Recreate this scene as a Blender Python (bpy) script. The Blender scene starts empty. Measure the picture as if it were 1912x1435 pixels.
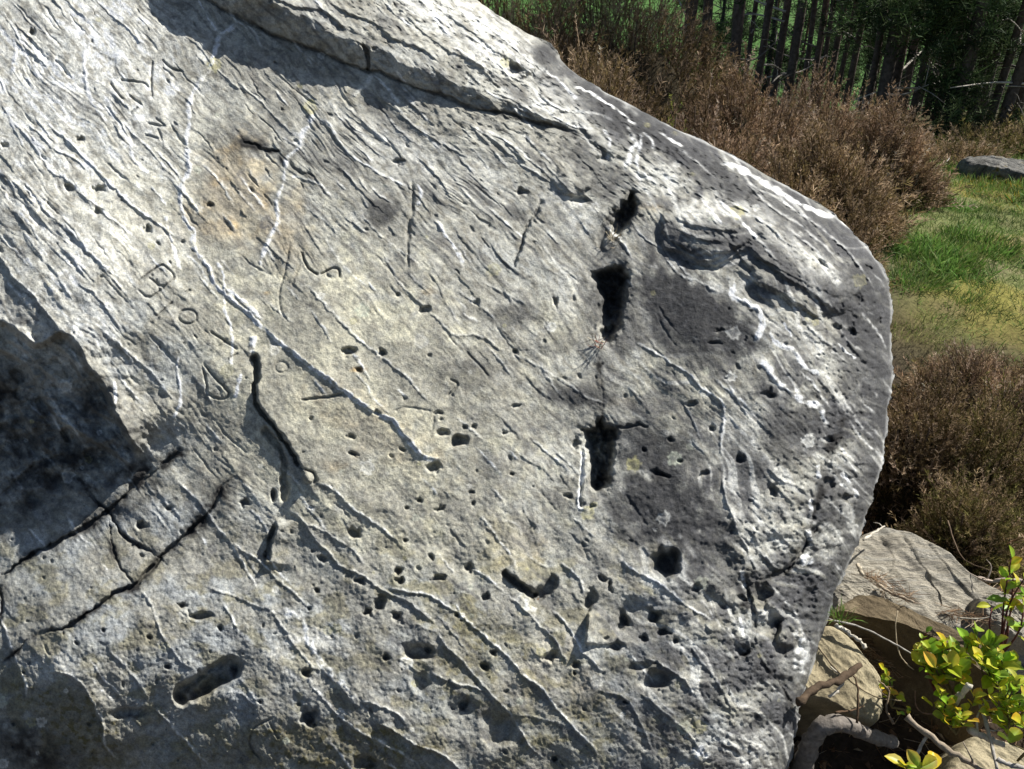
import bpy, math, random
import numpy as np
from mathutils import Vector

# ------------------------------------------------------------------ camera, sky, sun
SC = bpy.context.scene
COL = SC.collection
PITCH = math.radians(28.0)
F = 1500.0                      # focal length in photo pixels (photo 1912 wide)
CAM = np.array([0.0, 0.0, 1.65])
FWD = np.array([0.0, math.cos(PITCH), -math.sin(PITCH)])
UPV = np.array([0.0, math.sin(PITCH), math.cos(PITCH)])
cd = bpy.data.cameras.new("Camera")
cam = bpy.data.objects.new("Camera", cd)
COL.objects.link(cam)
cam.location = CAM
cam.rotation_euler = (math.radians(90) - PITCH, 0, 0)
cd.sensor_width = 36.0
cd.lens = 36.0 * F / 1912.0
cd.clip_start = 0.02
cd.clip_end = 3000
SC.camera = cam

SUN_E, SUN_A = math.radians(48.0), math.radians(66.0)
SUND = np.array([math.cos(SUN_E) * math.sin(SUN_A), math.cos(SUN_E) * math.cos(SUN_A), math.sin(SUN_E)])
w = bpy.data.worlds.new("World"); SC.world = w; w.use_nodes = True
sky = w.node_tree.nodes.new("ShaderNodeTexSky")
sky.sky_type = 'NISHITA'; sky.sun_disc = False
sky.sun_elevation = SUN_E; sky.sun_rotation = SUN_A
bg = w.node_tree.nodes["Background"]; bg.inputs[1].default_value = 0.05
w.node_tree.links.new(sky.outputs[0], bg.inputs[0])
sl = bpy.data.lights.new("Sun", 'SUN'); sl.energy = 5.0; sl.angle = math.radians(0.5); sl.color = (1.0, 0.955, 0.88)
so = bpy.data.objects.new("Sun", sl); COL.objects.link(so)
so.rotation_euler = Vector(SUND).to_track_quat('Z', 'Y').to_euler()
so.location = Vector(SUND) * 20
SC.view_settings.view_transform = 'Standard'; SC.view_settings.look = 'None'
SC.view_settings.exposure = 0.76; SC.view_settings.gamma = 1.0

# ------------------------------------------------------------------ helpers
def rays(u, v):
    a = (np.asarray(u, float) - 956.0) / F
    b = -(np.asarray(v, float) - 717.5) / F
    d = FWD + b[..., None] * UPV
    d = d.copy(); d[..., 0] += a
    return d
def at(u, v, t):
    return CAM + rays(np.array(u, float), np.array(v, float)) * np.asarray(t, float)[..., None]

def tag(o, label=None, cat=None, group=None, kind=None):
    if label: o['label'] = label
    if cat: o['category'] = cat
    if group: o['group'] = group
    if kind: o['kind'] = kind
    return o
def empty(name, loc, label, cat, group=None):
    o = bpy.data.objects.new(name, None); COL.objects.link(o)
    o.location = loc; o.empty_display_size = 0.05
    return tag(o, label, cat, group)

def mesh_np(name, V, Fq, mat, parent=None, attrs=None, smooth=True, origin=None):
    """V (n,3); Fq list of (m,k) int arrays; vertices stay in world space, object origin moved to origin"""
    me = bpy.data.meshes.new(name)
    V = np.asarray(V, np.float32)
    if origin is None and parent is None:
        origin = np.array([V[:, 0].mean(), V[:, 1].mean(), V[:, 2].min()])
    off = np.zeros(3) if origin is None else np.asarray(origin, float)
    if parent is not None: off = np.array(parent.location)
    V = V - off.astype(np.float32)
    me.vertices.add(len(V)); me.vertices.foreach_set("co", V.ravel())
    if not isinstance(Fq, list): Fq = [Fq]
    Fq = [f for f in Fq if len(f)]
    loops = np.concatenate([f.ravel() for f in Fq]).astype(np.int32)
    tot = np.concatenate([np.full(len(f), f.shape[1], np.int32) for f in Fq])
    st = np.concatenate([[0], np.cumsum(tot)[:-1]]).astype(np.int32)
    me.loops.add(len(loops)); me.loops.foreach_set("vertex_index", loops)
    me.polygons.add(len(tot)); me.polygons.foreach_set("loop_start", st); me.polygons.foreach_set("loop_total", tot)
    me.polygons.foreach_set("use_smooth", np.full(len(tot), smooth, bool))
    me.update(calc_edges=True)
    for k, a in (attrs or {}).items():
        a = np.asarray(a, np.float32)
        if a.ndim == 2:
            at_ = me.attributes.new(k, 'FLOAT_COLOR', 'POINT')
            if a.shape[1] == 3: a = np.concatenate([a, np.ones((len(a), 1), np.float32)], 1)
            at_.data.foreach_set("color", a.ravel())
        else:
            at_ = me.attributes.new(k, 'FLOAT', 'POINT'); at_.data.foreach_set("value", a)
    me.materials.append(mat)
    o = bpy.data.objects.new(name, me); COL.objects.link(o)
    if parent is not None: o.parent = parent
    else: o.location = off
    return o

_tab = np.random.RandomState(7).rand(8, 256, 256) * 2 * math.pi
_gx, _gy = np.cos(_tab), np.sin(_tab)
def gn(x, y, s=0):
    """2-D gradient noise, about -1..1"""
    xi = np.floor(x).astype(np.int64); yi = np.floor(y).astype(np.int64)
    fx = x - xi; fy = y - yi
    ux = fx * fx * fx * (fx * (fx * 6 - 15) + 10); uy = fy * fy * fy * (fy * (fy * 6 - 15) + 10)
    k = s % 8; o1 = s * 37; X0 = (xi + o1) & 255; X1 = (X0 + 1) & 255; Y0 = (yi + o1 * 3) & 255; Y1 = (Y0 + 1) & 255
    a = _gx[k, X0, Y0] * fx + _gy[k, X0, Y0] * fy
    b = _gx[k, X1, Y0] * (fx - 1) + _gy[k, X1, Y0] * fy
    c = _gx[k, X0, Y1] * fx + _gy[k, X0, Y1] * (fy - 1)
    d = _gx[k, X1, Y1] * (fx - 1) + _gy[k, X1, Y1] * (fy - 1)
    r = a + ux * (b - a); q = c + ux * (d - c)
    return (r + uy * (q - r)) * 1.5
def fbm(x, y, s=0, n=4):
    r = 0; a = 1.0
    for i in range(n):
        r = r + a * gn(x, y, s + i); x = x * 2.03; y = y * 2.03; a *= 0.5
    return r
def sm(e0, e1, x):
    k = np.clip((x - e0) / (e1 - e0), 0, 1); return k * k * (3 - 2 * k)

def terr(x, y):
    x = np.asarray(x, float); y = np.asarray(y, float)
    z = 0.75 * np.exp(-((x + .3) / 2.2) ** 2 - ((y - 5.4) / 2.4) ** 2)
    z = z - 0.5 * np.exp(-((x - 1.75) / .95) ** 2 - ((y - 2.5) / .62) ** 2)
    z = z - 0.34 * np.exp(-((x - .85) / .42) ** 2 - ((y - 1.2) / .42) ** 2)
    z = z - 0.1 * sm(5, 9, y) - 5.2 * sm(9.0, 34, y) + 0.02 * np.clip(y - 60, 0, 400) * sm(60, 200, y)
    z = z + 0.035 * gn(x * .9, y * .9, 3) + 0.012 * gn(x * 4, y * 4, 5) * np.exp(-(x * x + y * y) / 200)
    return z
def ground_hit(u, v):
    d = rays(np.array(u, float), np.array(v, float)); t = 1.0
    for k in range(1400):
        p = CAM + d * t
        if p[2] <= terr(p[0], p[1]): break
        t += 0.01 if t < 12 else .1
    return p, t

# node material helpers
def newmat(name, rough=0.9, spec=0.3):
    m = bpy.data.materials.new(name); m.use_nodes = True
    nt = m.node_tree; b = nt.nodes["Principled BSDF"]
    b.inputs["Roughness"].default_value = rough
    b.inputs["Specular IOR Level"].default_value = spec
    return m, nt, b
def noise(nt, scale, detail=4, rough=.55, vec=None, dist=0):
    n = nt.nodes.new("ShaderNodeTexNoise"); n.inputs["Scale"].default_value = scale
    n.inputs["Detail"].default_value = detail; n.inputs["Roughness"].default_value = rough
    n.inputs["Distortion"].default_value = dist
    if vec: nt.links.new(vec, n.inputs["Vector"])
    return n
def ramp(nt, fac, stops):
    r = nt.nodes.new("ShaderNodeValToRGB"); e = r.color_ramp.elements
    while len(e) < len(stops): e.new(0.5)
    for i, (p, c) in enumerate(stops):
        e[i].position = p; e[i].color = (*c, 1) if len(c) == 3 else c
    nt.links.new(fac, r.inputs[0]); return r
def mix(nt, a, b, fac, mode='MIX'):
    m = nt.nodes.new("ShaderNodeMix"); m.data_type = 'RGBA'; m.blend_type = mode
    for s, v in ((0, fac), (6, a), (7, b)):
        if hasattr(v, 'links'): nt.links.new(v, m.inputs[s])
        else: m.inputs[s].default_value = v if not isinstance(v, tuple) else (*v[:3], 1)
    return m.outputs[2]
def bump(nt, h, strength, dist, prev=None):
    b = nt.nodes.new("ShaderNodeBump"); b.inputs["Strength"].default_value = strength; b.inputs["Distance"].default_value = dist
    nt.links.new(h, b.inputs["Height"])
    if prev is not None: nt.links.new(prev, b.inputs["Normal"])
    return b.outputs[0]
def coords(nt): return nt.nodes.new("ShaderNodeTexCoord").outputs["Object"]

def tint_mat(name, rough=.9, spec=.2, amp=.5, scale=60, bumpd=0.0, transl=0.0):
    """colour from the 'tint' attribute, broken up by procedural noise"""
    m, nt, b = newmat(name, rough, spec)
    a = nt.nodes.new("ShaderNodeAttribute"); a.attribute_name = "tint"
    n = noise(nt, scale, 3, .6, coords(nt))
    r = ramp(nt, n.outputs["Fac"], [(.3, (1 - amp,) * 3), (.7, (1 + amp * .6,) * 3)])
    c = mix(nt, a.outputs["Color"], r.outputs[0], 1.0, 'MULTIPLY')
    nt.links.new(c, b.inputs["Base Color"])
    if bumpd: nt.links.new(bump(nt, n.outputs["Fac"], .8, bumpd), b.inputs["Normal"])
    if transl:
        t = nt.nodes.new("ShaderNodeBsdfTranslucent"); nt.links.new(c, t.inputs[0])
        mx = nt.nodes.new("ShaderNodeMixShader"); mx.inputs[0].default_value = transl
        nt.links.new(b.outputs[0], mx.inputs[1]); nt.links.new(t.outputs[0], mx.inputs[2])
        nt.links.new(mx.outputs[0], nt.nodes["Material Output"].inputs[0])
    return m

def rock_mat(name, cols, sc=6, grain=220, bumpd=.004, streak=None):
    m, nt, b = newmat(name, .93, .25)
    co = coords(nt); vec = co
    if streak:
        mp = nt.nodes.new("ShaderNodeMapping"); mp.inputs["Rotation"].default_value = streak[0]; mp.inputs["Scale"].default_value = streak[1]
        nt.links.new(co, mp.inputs[0]); vec = mp.outputs[0]
    n = noise(nt, sc, 8, .62, vec, .6)
    r = ramp(nt, n.outputs["Fac"], cols)
    g = noise(nt, grain, 3, .7, co)
    gr = ramp(nt, g.outputs["Fac"], [(.3, (.7,) * 3), (.7, (1.2,) * 3)])
    nt.links.new(mix(nt, r.outputs[0], gr.outputs[0], 1.0, 'MULTIPLY'), b.inputs["Base Color"])
    n2 = noise(nt, sc * 2.2, 10, .7, vec, .8)
    nb = bump(nt, n2.outputs["Fac"], 1.0, bumpd * 6)
    nt.links.new(bump(nt, g.outputs["Fac"], .7, bumpd * .5, nb), b.inputs["Normal"])
    return m
# ------------------------------------------------------------------ ground sheet, to the horizon
def stretch(lo, hi, near0, near1, step, growth=1.09):
    a = list(np.arange(near0, near1, step)); s = step; x = a[-1]
    while x < hi: s *= growth; x += s; a.append(x)
    s = step; x = a[0]; pre = []
    while x > lo: s *= growth; x -= s; pre.append(x)
    return np.array(pre[::-1] + a)
gx = stretch(-900, 900, -1.5, 7.0, .045); gy = stretch(-60, 1500, .4, 9.0, .045)
GX, GY = np.meshgrid(gx, gy); GZ = terr(GX, GY)
near = np.exp(-((GX - 2) ** 2 + (GY - 3) ** 2) / 60)
GZ = GZ + near * (0.02 * fbm(GX * 5, GY * 5, 2, 4))
n0, n1 = GX.shape; idx = np.arange(n0 * n1).reshape(n0, n1)
FQ = np.stack([idx[:-1, :-1], idx[:-1, 1:], idx[1:, 1:], idx[1:, :-1]], -1).reshape(-1, 4)
def clampc(c): return np.clip(c, 0.004, .85)
soil = np.array([.06, .045, .032]); grs = np.array([.07, .12, .03]); straw = np.array([.14, .155, .06]); moss = np.array([.24, .19, .035]); mead = np.array([.06, .135, .03])
g1 = sm(-.3, .4, fbm(GX * 1.3, GY * 1.3, 4, 4))[..., None]; g2 = sm(.0, .45, fbm(GX * 1.0 + 5, GY * 1.0, 6, 4))[..., None]
c = grs * g1 + straw * (1 - g1); c = c * (1 - .5 * g2) + moss * .5 * g2
bare = sm(.15, .5, fbm(GX * 2.2, GY * 2.2, 9, 4))[..., None]; c = c * (1 - .4 * bare) + np.array([.20, .15, .10]) * .4 * bare
open_ = (sm(2.7, 3.6, GY - .1 * GX) * sm(1.2, 2.0, GX - .1 * GY))[..., None]
c = soil * (1 - open_) + c * open_
wood = sm(8.4, 9.6, GY)[..., None]; c = c * (1 - wood) + np.array([.06, .055, .025]) * wood
me_ = sm(22, 30, GY)[..., None]; c = c * (1 - me_) + mead * (1 + .25 * gn(GX * .08, GY * .08, 1)[..., None]) * me_
m_ground = tint_mat("ground_soil_turf", .95, .1, .45, 55, .006)
g = mesh_np("ground", np.stack([GX, GY, GZ], -1).reshape(-1, 3), FQ, m_ground, attrs={"tint": clampc(c.reshape(-1, 3))}, origin=(0, 0, 0))
tag(g, "sloping ground of turf, moss and dark soil falling to a green meadow behind the trees", "ground", kind="structure")

# ------------------------------------------------------------------ the big boulder
NR, NC, NW = 960, 1000, 36
OUT = np.array([(-260, 560), (-120, 730), (0, 893), (20, 925), (45, 958), (62, 985), (80, 1028), (95, 1041), (112, 1046), (135, 1072), (170, 1130), (200, 1190), (225, 1230), (260, 1310),
 (290, 1370), (320, 1420), (345, 1465), (375, 1525), (400, 1560), (425, 1583), (455, 1615), (490, 1645), (520, 1660), (560, 1665), (620, 1664), (680, 1668), (700, 1671),
 (740, 1662), (800, 1658), (860, 1650), (900, 1640), (940, 1628), (980, 1613), (1000, 1606), (1030, 1600), (1060, 1583), (1090, 1567), (1120, 1556), (1160, 1545),
 (1200, 1530), (1250, 1518), (1290, 1503), (1320, 1495), (1360, 1490), (1400, 1482), (1435, 1470), (1660, 1400)], float)
vy = np.linspace(-230, 1640, NR)
xR = np.interp(vy, OUT[:, 0], OUT[:, 1]) + 3.0 * gn(vy / 16, vy * 0 + .5, 2) + 1.5 * gn(vy / 6, vy * 0 + .5, 3) - 3.5 * sm(.1, .35, gn(vy / 24, vy * 0 + 3.5, 6)) + 2.5 * gn(vy / 50, vy * 0 + .2, 4)
kk = np.exp(-np.linspace(-2, 2, 61) ** 2); kk /= kk.sum()
xs_ = np.convolve(np.pad(xR, 30, 'edge'), kk, 'valid')
slope = np.gradient(xs_, vy); cosn = 1 / np.sqrt(1 + slope ** 2)
XL = -260.0
s = np.linspace(0, 1, NC)
U = XL + s[None, :] * (xR[:, None] - XL); V = np.repeat(vy[:, None], NC, 1)
D = np.clip((xs_[:, None] - U) * cosn[:, None], 0, None)
Uw = U + 2.2 * gn(U / 11, V / 11, 1) + 3.0 * gn(U / 45, V / 45, 2)
Vw = V + 2.2 * gn(U / 11, V / 11, 3) + 3.0 * gn(U / 45, V / 45, 4)

H = np.zeros_like(U)
# large form
CP = np.array([(-200, -200, -.10), (0, 0, -.0), (300, 0, .0), (600, 300, .03), (900, 60, .03), (0, 400, .04), (300, 400, .045), (600, 700, .06), (900, 700, .035), (1150, 420, .0), (1150, 850, .0),
 (1300, 250, .0), (1400, 600, .035), (1400, 950, .01), (280, 800, .0), (110, 560, .05), (60, 760, -.10), (-60, 880, -.14), (130, 1000, -.04), (300, 960, .0), (300, 1190, .03), (90, 1230, .02),
 (40, 1420, -.08), (-200, 1435, -.24), (-200, 900, -.2), (-200, 400, .0), (600, 1180, .03), (900, 1250, .02), (700, 1460, -.02), (1100, 1440, -.02), (1300, 1280, .01), (1430, 1200, -.01),
 (1560, 700, .0), (1000, 1050, .015), (450, 1050, .015), (1250, 1000, .02), (400, 1450, -.05), (250, 1330, -.01), (700, 1640, -.12), (1300, 1640, -.12), (200, 1640, -.24)])
def rbf(cp, uu, vv):
    P = cp[:, :2] / 400.0; R = np.hypot(P[:, None, 0] - P[None, :, 0], P[:, None, 1] - P[None, :, 1])
    ph = lambda r: np.sqrt(r * r + .12)
    wv = np.linalg.solve(ph(R) + 1e-6 * np.eye(len(P)), cp[:, 2])
    o = np.zeros_like(uu)
    for (a, b), q in zip(P, wv): o += q * ph(np.hypot(uu / 400 - a, vv / 400 - b))
    return o
H += rbf(CP, U, V)

tint = np.zeros(U.shape + (3,)); 
def window(pts, pad):
    pts = np.asarray(pts, float)
    x0, y0 = pts.min(0) - pad; x1, y1 = pts.max(0) + pad
    i0, i1 = np.searchsorted(vy, [y0, y1])
    if i1 - i0 < 2: return None
    sub = U[i0:i1]
    j = np.nonzero(((sub > x0) & (sub < x1)).any(0))[0]
    if len(j) < 2: return None
    return slice(i0, i1), slice(j[0], j[-1] + 1)
def smoothline(pts, n=5):
    p = np.asarray(pts, float)
    if len(p) < 3: return p
    q = np.vstack([2 * p[0] - p[1], p, 2 * p[-1] - p[-2]]); o = []
    for i in range(1, len(q) - 2):
        for k in range(n):
            t = k / n
            o.append(.5 * ((2 * q[i]) + (-q[i - 1] + q[i + 1]) * t + (2 * q[i - 1] - 5 * q[i] + 4 * q[i + 1] - q[i + 2]) * t * t + (-q[i - 1] + 3 * q[i] - 3 * q[i + 1] + q[i + 2]) * t ** 3))
    o.append(q[-2]); return np.array(o)
def linefield(pts, pad, wob=1.0, n=4):
    p = smoothline(pts, n) if wob > .3 else np.asarray(pts, float); W = window(p, pad)
    if W is None: return None
    x = U[W] + wob * (Uw[W] - U[W]); y = V[W] + wob * (Vw[W] - V[W])
    best = np.full(x.shape, 1e9); sg = np.ones(x.shape); ss = np.zeros(x.shape)
    seg = np.hypot(*(p[1:] - p[:-1]).T); L = seg.sum() + 1e-9; acc = 0
    for (a, b), l in zip(zip(p[:-1], p[1:]), seg):
        dx, dy = b - a; l2 = dx * dx + dy * dy + 1e-9
        rx, ry = x - a[0], y - a[1]
        k = np.clip((rx * dx + ry * dy) / l2, 0, 1)
        d = np.hypot(rx - k * dx, ry - k * dy); m = d < best
        best = np.where(m, d, best); sg = np.where(m, -np.sign(dx * ry - dy * rx), sg); ss = np.where(m, (acc + k * l) / L, ss)
        acc += l
    return W, best, best * sg, ss
def taper(ss, a=.15, b=.15):
    r = np.ones_like(ss)
    if a > 0: r = r * sm(0, a, ss)
    if b > 0: r = r * sm(0, b, 1 - ss)
    return r
VEIN = np.zeros_like(U); DARK = np.zeros_like(U); STAIN = np.zeros_like(U)
def ridge(pts, a=.003, wdt=3.0, tp=(.12, .12)):
    r = linefield(pts, wdt * 4)
    if r is None: return
    W, d, sd, ss = r; H[W] += a * np.exp(-(d / wdt) ** 2) * taper(ss, *tp)
def vein(pts, a=.003, wdt=3.0, wht=1.0, tp=(.1, .1), jit=.6):
    r = linefield(pts, wdt * 5)
    if r is None: return
    W, d, sd, ss = r; t = taper(ss, *tp)
    ww = wdt * .95 * (1 + jit * gn(U[W] / 17 + 9, V[W] / 17, 5) + .45 * gn(U[W] / 50, V[W] / 50, 3))
    brk = .35 + .65 * sm(-.3, .2, gn(U[W] / 30, V[W] / 30, 1)); H[W] += a * .75 * brk * np.exp(-(d / np.clip(ww * 1.2, .8, 99)) ** 2) * t
    VEIN[W] = np.maximum(VEIN[W], wht * t * (1 - sm(.7, 1.5, d / ww)))
def step(pts, a=.003, L=30., W0=2.0, tp=(.2, .2), wht=0.0, under=0.0):
    """high on the upper-right side, sharp drop to the lower left"""
    r = linefield(pts, max(L * 2.6, 14))
    if r is None: return
    W, d, sd, ss = r; t = taper(ss, *tp)
    up = sm(-W0 * .5, W0, sd) * np.exp(-np.clip(sd - W0, 0, None) / L * 1.2) * (1 - sm(L * 1.8, L * 2.6, d))
    H[W] += a * t * up
    if under: H[W] -= under * t * np.exp(-((sd + W0 * .5) / (W0 * 1.2 + 2)) ** 2)
    if wht: VEIN[W] = np.maximum(VEIN[W], wht * t * np.exp(-((sd - W0 - 1) / 2.2) ** 2))
def groove(pts, a=.004, wdt=2.5, tp=(.1, .1), dark=.0, wob=1.0):
    r = linefield(pts, wdt * 4, wob)
    if r is None: return
    W, d, sd, ss = r; t = taper(ss, *tp)
    ww = wdt * (1 + .7 * gn(U[W] / 45, V[W] / 45, 6) + .2 * gn(U[W] / 12, V[W] / 12, 2)) if wob > .5 else wdt + 0 * d
    q = (1 - sm(.35, 1.15, d / ww)) * t
    H[W] -= a * q
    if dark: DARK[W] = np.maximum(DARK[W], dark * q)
def pit(x, y, rx, ry=None, a=None, rot=0.0, rimh=.0, p=1.0, dark=.25):
    ry = ry or rx; a = a or min(rx, ry) * .0016; R = max(rx, ry) * 2 + 6
    W = window([(x - 1, y - 1), (x + 1, y + 1)], R)
    if W is None: return
    k = .8 + .35 * min(1, max(rx, ry) / 8)
    X = U[W] + k * 1.0 * (Uw[W] - U[W]) * .8 - x; Y = V[W] + k * (Vw[W] - V[W]) * .8 - y
    c_, s_ = math.cos(math.radians(rot)), math.sin(math.radians(rot))
    q = np.hypot((X * c_ + Y * s_) / rx, (-X * s_ + Y * c_) / ry)
    q = q * (1 + .35 * gn(U[W] / (R * .35) + x, V[W] / (R * .35), 3)); m = 1 - sm(.35, 1.15, q)
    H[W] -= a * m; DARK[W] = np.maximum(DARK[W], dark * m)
def blob(F_, x, y, rx, ry, val, rot=0, soft=.6, nz=.45):
    W = window([(x - 1, y - 1), (x + 1, y + 1)], max(rx, ry) * 1.8)
    if W is None: return
    X = U[W] - x; Y = V[W] - y; c_, s_ = math.cos(math.radians(rot)), math.sin(math.radians(rot))
    q = np.hypot((X * c_ + Y * s_) / rx, (-X * s_ + Y * c_) / ry) + nz * NZ[W]
    F_[W] = np.maximum(F_[W], val * (1 - sm(1 - soft, 1 + soft * .35, q)))
def polyhole(poly, a, soft=5, dark=.6):
    poly = np.asarray(poly, float); W = window(poly, 25)
    x, y = Uw[W], Vw[W]; ins = np.zeros(x.shape, bool); d = np.full(x.shape, 1e9)
    for (x0, y0), (x1, y1) in zip(poly, np.roll(poly, -1, 0)):
        cnd = ((y0 > y) != (y1 > y)) & (x < (x1 - x0) * (y - y0) / (y1 - y0 + 1e-9) + x0); ins ^= cnd
        dx, dy = x1 - x0, y1 - y0; k = np.clip(((x - x0) * dx + (y - y0) * dy) / (dx * dx + dy * dy + 1e-9), 0, 1)
        d = np.minimum(d, np.hypot(x - x0 - k * dx, y - y0 - k * dy))
    sd = np.where(ins, d, -d) + 1.6 * gn(U[W] / 9, V[W] / 9, 2) + 3.5 * gn(U[W] / 22, V[W] / 22, 5); m = sm(-2.5, soft, sd)
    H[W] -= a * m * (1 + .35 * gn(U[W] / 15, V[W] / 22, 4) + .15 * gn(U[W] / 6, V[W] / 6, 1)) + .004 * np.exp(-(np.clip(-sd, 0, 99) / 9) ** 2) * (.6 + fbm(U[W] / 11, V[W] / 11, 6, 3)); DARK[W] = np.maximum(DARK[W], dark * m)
def dome(x, y, rx, ry, a, rot=0):
    W = window([(x - 1, y - 1), (x + 1, y + 1)], max(rx, ry) * 1.3 + 10)
    X = Uw[W] * 2 - U[W] - x; Y = Vw[W] * 2 - V[W] - y; c_, s_ = math.cos(math.radians(rot)), math.sin(math.radians(rot))
    q = np.hypot((X * c_ + Y * s_) / rx, (-X * s_ + Y * c_) / ry); H[W] += a * np.clip(1 - q ** 3.2, 0, 1) ** .55
NZ = fbm(U / 30, V / 30, 3, 5)

# flow of the bedding: steeper in the middle, flatter towards the top right
ang = np.radians(50 - 12 * sm(500, 1100, U) * sm(500, 100, V) + 6 * gn(U / 260, V / 260, 6))
ca, sa = math.cos(math.radians(46)), math.sin(math.radians(46))
AL = U * ca + V * sa; AC = -U * sa + V * ca        # along / across bedding
ACw = AC + 16 * gn(U / 150, V / 150, 1) + 7 * gn(U / 55, V / 55, 2)
ALw = AL + 10 * gn(U / 90, V / 90, 3)
# strength of the striations: strong top and left, weak in the smooth middle and at the bottom
smooth_mid = np.exp(-((U - 700) / 330) ** 2 - ((V - 760) / 260) ** 2)
sandy = sm(860, 1080, V + .15 * (U - 500)) * (1 - sm(1250, 1420, U))
dkzone = np.exp(-((U - 1290) / 130) ** 2 - ((V - 590) / 75) ** 2) + np.exp(-((U - 1250) / 130) ** 2 - ((V - 940) / 90) ** 2)
stri = np.clip(1 - .85 * smooth_mid - .8 * dkzone - .75 * sandy, .15, 1) * (1 - .5 * DARK)
n1_ = gn(ALw / 95, ACw / 9, 1); n2_ = gn(ALw / 50 + 7, ACw / 5, 2); n3_ = gn(ALw / 190, ACw / 22, 4)
patchy = sm(-.2, .5, gn(U / 130, V / 110, 4))
hol = np.exp(-((U - 70) / 170) ** 2 - ((V - 810) / 140) ** 2)
H += stri * ((.2 + .8 * patchy) * .0012 * (1 - np.abs(n1_) * 2.2) + patchy * .0006 * (1 - np.abs(n2_) * 2.2) + .0016 * n3_)
sw = (ACw / 44 + .8 * gn(ALw / 170, ACw / 60, 5)) % 1.0
H += stri * .0016 * np.where(sw < .86, 1 - sw / .86, (sw - .86) / .14) * sm(-.1, .4, gn(ALw / 110, ACw / 30, 7))
H += .006 * gn(U / 110, V / 110, 2) + .0022 * gn(U / 46, V / 42, 3) + .0008 * fbm(U / 18, V / 18, 4, 3) + .0005 * fbm(U / 6, V / 6, 5, 3)
sandr = .3 + .9 * sandy
H += sandr * .0009 * fbm(U / 8, V / 8, 6, 4) + sandr * .0030 * gn(U / 36, V / 40, 7)
H += hol * (.022 * fbm(U / 60, V / 40, 6, 5) - .010 * np.abs(gn(ALw / 60, ACw / 24, 2)))
edge_rough = 1 - sm(40, 300, D)
S = ACw + 60 * gn(U / 150, V / 150, 5) * sm(1000, 1300, U)
H += edge_rough * (1 - .0) * (.0055 * fbm(U / 55, V / 42, 1, 5) - .006 * np.abs(gn(ALw / 40, ACw / 18, 6)) - .0035 * np.abs(gn(U / 15, V / 12, 4)) - .002 * np.abs(gn(U / 7, V / 6, 5)))
H -= sm(.28, .5, fbm(U / 13, V / 12, 3, 2)) * .005 * np.clip(edge_rough * .8 + .06, 0, 1)
rough_c = np.exp(-((U - 1440) / 150) ** 2 - ((V - 1130) / 190) ** 2)
H += rough_c * (.016 * fbm(U / 60, V / 50, 5, 4) - .010 * np.abs(gn(U / 40, V / 60, 3)))
# ---- traced relief (photo pixels along the rock face)
rs = random.Random(5)
# random small shingles following the bedding
for k in range(1650):
    x, y = rs.uniform(-120, 1640), rs.uniform(-100, 1500)
    if x > np.interp(y, OUT[:, 0], OUT[:, 1]) - 20: continue
    mid = math.exp(-((x - 700) / 330) ** 2 - ((y - 760) / 260) ** 2)
    low = max(0, min(1, (y - 850) / 200)) * (1 if x < 1300 else .3)
    dz = math.exp(-((x - 1290) / 130) ** 2 - ((y - 590) / 75) ** 2) + math.exp(-((x - 1250) / 130) ** 2 - ((y - 940) / 90) ** 2)
    keep = (1 - .85 * mid) * (1 - .88 * low) * (1 - min(.85, dz)) * (1 - .45 * (x > 950))
    if rs.random() > keep: continue
    a0 = math.radians(50 + rs.gauss(0, 5) - 14 * max(0, min(1, (x - 500) / 600)) * max(0, min(1, (500 - y) / 350)))
    L = rs.uniform(22, 130); bend = rs.gauss(0, .06)
    p = [(x, y), (x + L * .5 * math.cos(a0 + bend), y + L * .5 * math.sin(a0 + bend)), (x + L * math.cos(a0 - bend * .3), y + L * math.sin(a0 - bend * .3))]
    ty = rs.random(); am = rs.uniform(.0006, .0024) * (1.0 + .5 * (y < 450))
    if ty < .62: step(p, am, rs.uniform(4, 15), 1.6, (.35, .35), wht=rs.choice([0, 0, .35, .6]))
    elif ty < .85: groove(p, am * 1.2, rs.uniform(1.6, 3.2), (.4, .4))
    else: pit(p[1][0], p[1][1], rs.uniform(3, 9), rs.uniform(2, 4), am * 2.5, math.degrees(a0))
# random small pits
for k in range(300):
    x, y = rs.uniform(0, 1640), rs.uniform(0, 1440)
    if x > np.interp(y, OUT[:, 0], OUT[:, 1]) - 12: continue
    if y < 800 and x < 1300 and rs.random() < .6: continue
    r = rs.choice([2, 2, 2.6, 3.2, 4.2]); pit(x, y, r * rs.uniform(1, 1.7), r, .0022 + r * .0009, rs.uniform(0, 180))

# the overhanging ledge along the top
LEDGE = [(250, -75), (330, -30), (388, 0), (422, 20), (455, 37), (502, 60), (569, 87), (593, 94), (637, 114), (684, 131), (711, 134), (754, 154), (801, 171), (834, 181), (881, 201), (928, 208), (962, 214), (1005, 231), (1062, 243), (1100, 262)]
r = linefield(LEDGE, 330, .6)
W_, d_, sd_, ss_ = r
wid = np.interp(ss_, [0, .3, .45, .75, .9, 1], [60, 56, 42, 34, 14, 6])
wid = wid * (1 + .28 * gn(U[W_] / 60, V[W_] / 60, 5) + .12 * gn(U[W_] / 18, V[W_] / 18, 6))
amp = np.interp(ss_, [0, .35, .6, .8, .92, 1], [.105, .078, .048, .030, .012, 0])
rise = np.clip((sd_ + 2) / (wid + 1e-6), 0, 1); rise = np.where(sd_ > -2, rise ** .8, 0)
H[W_] += amp * rise * np.exp(-np.clip(sd_ - wid, 0, None) / 190.) * (1 - sm(250, 330, d_))
groove(LEDGE, .008, 4, (0, .1), .5)
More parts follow.
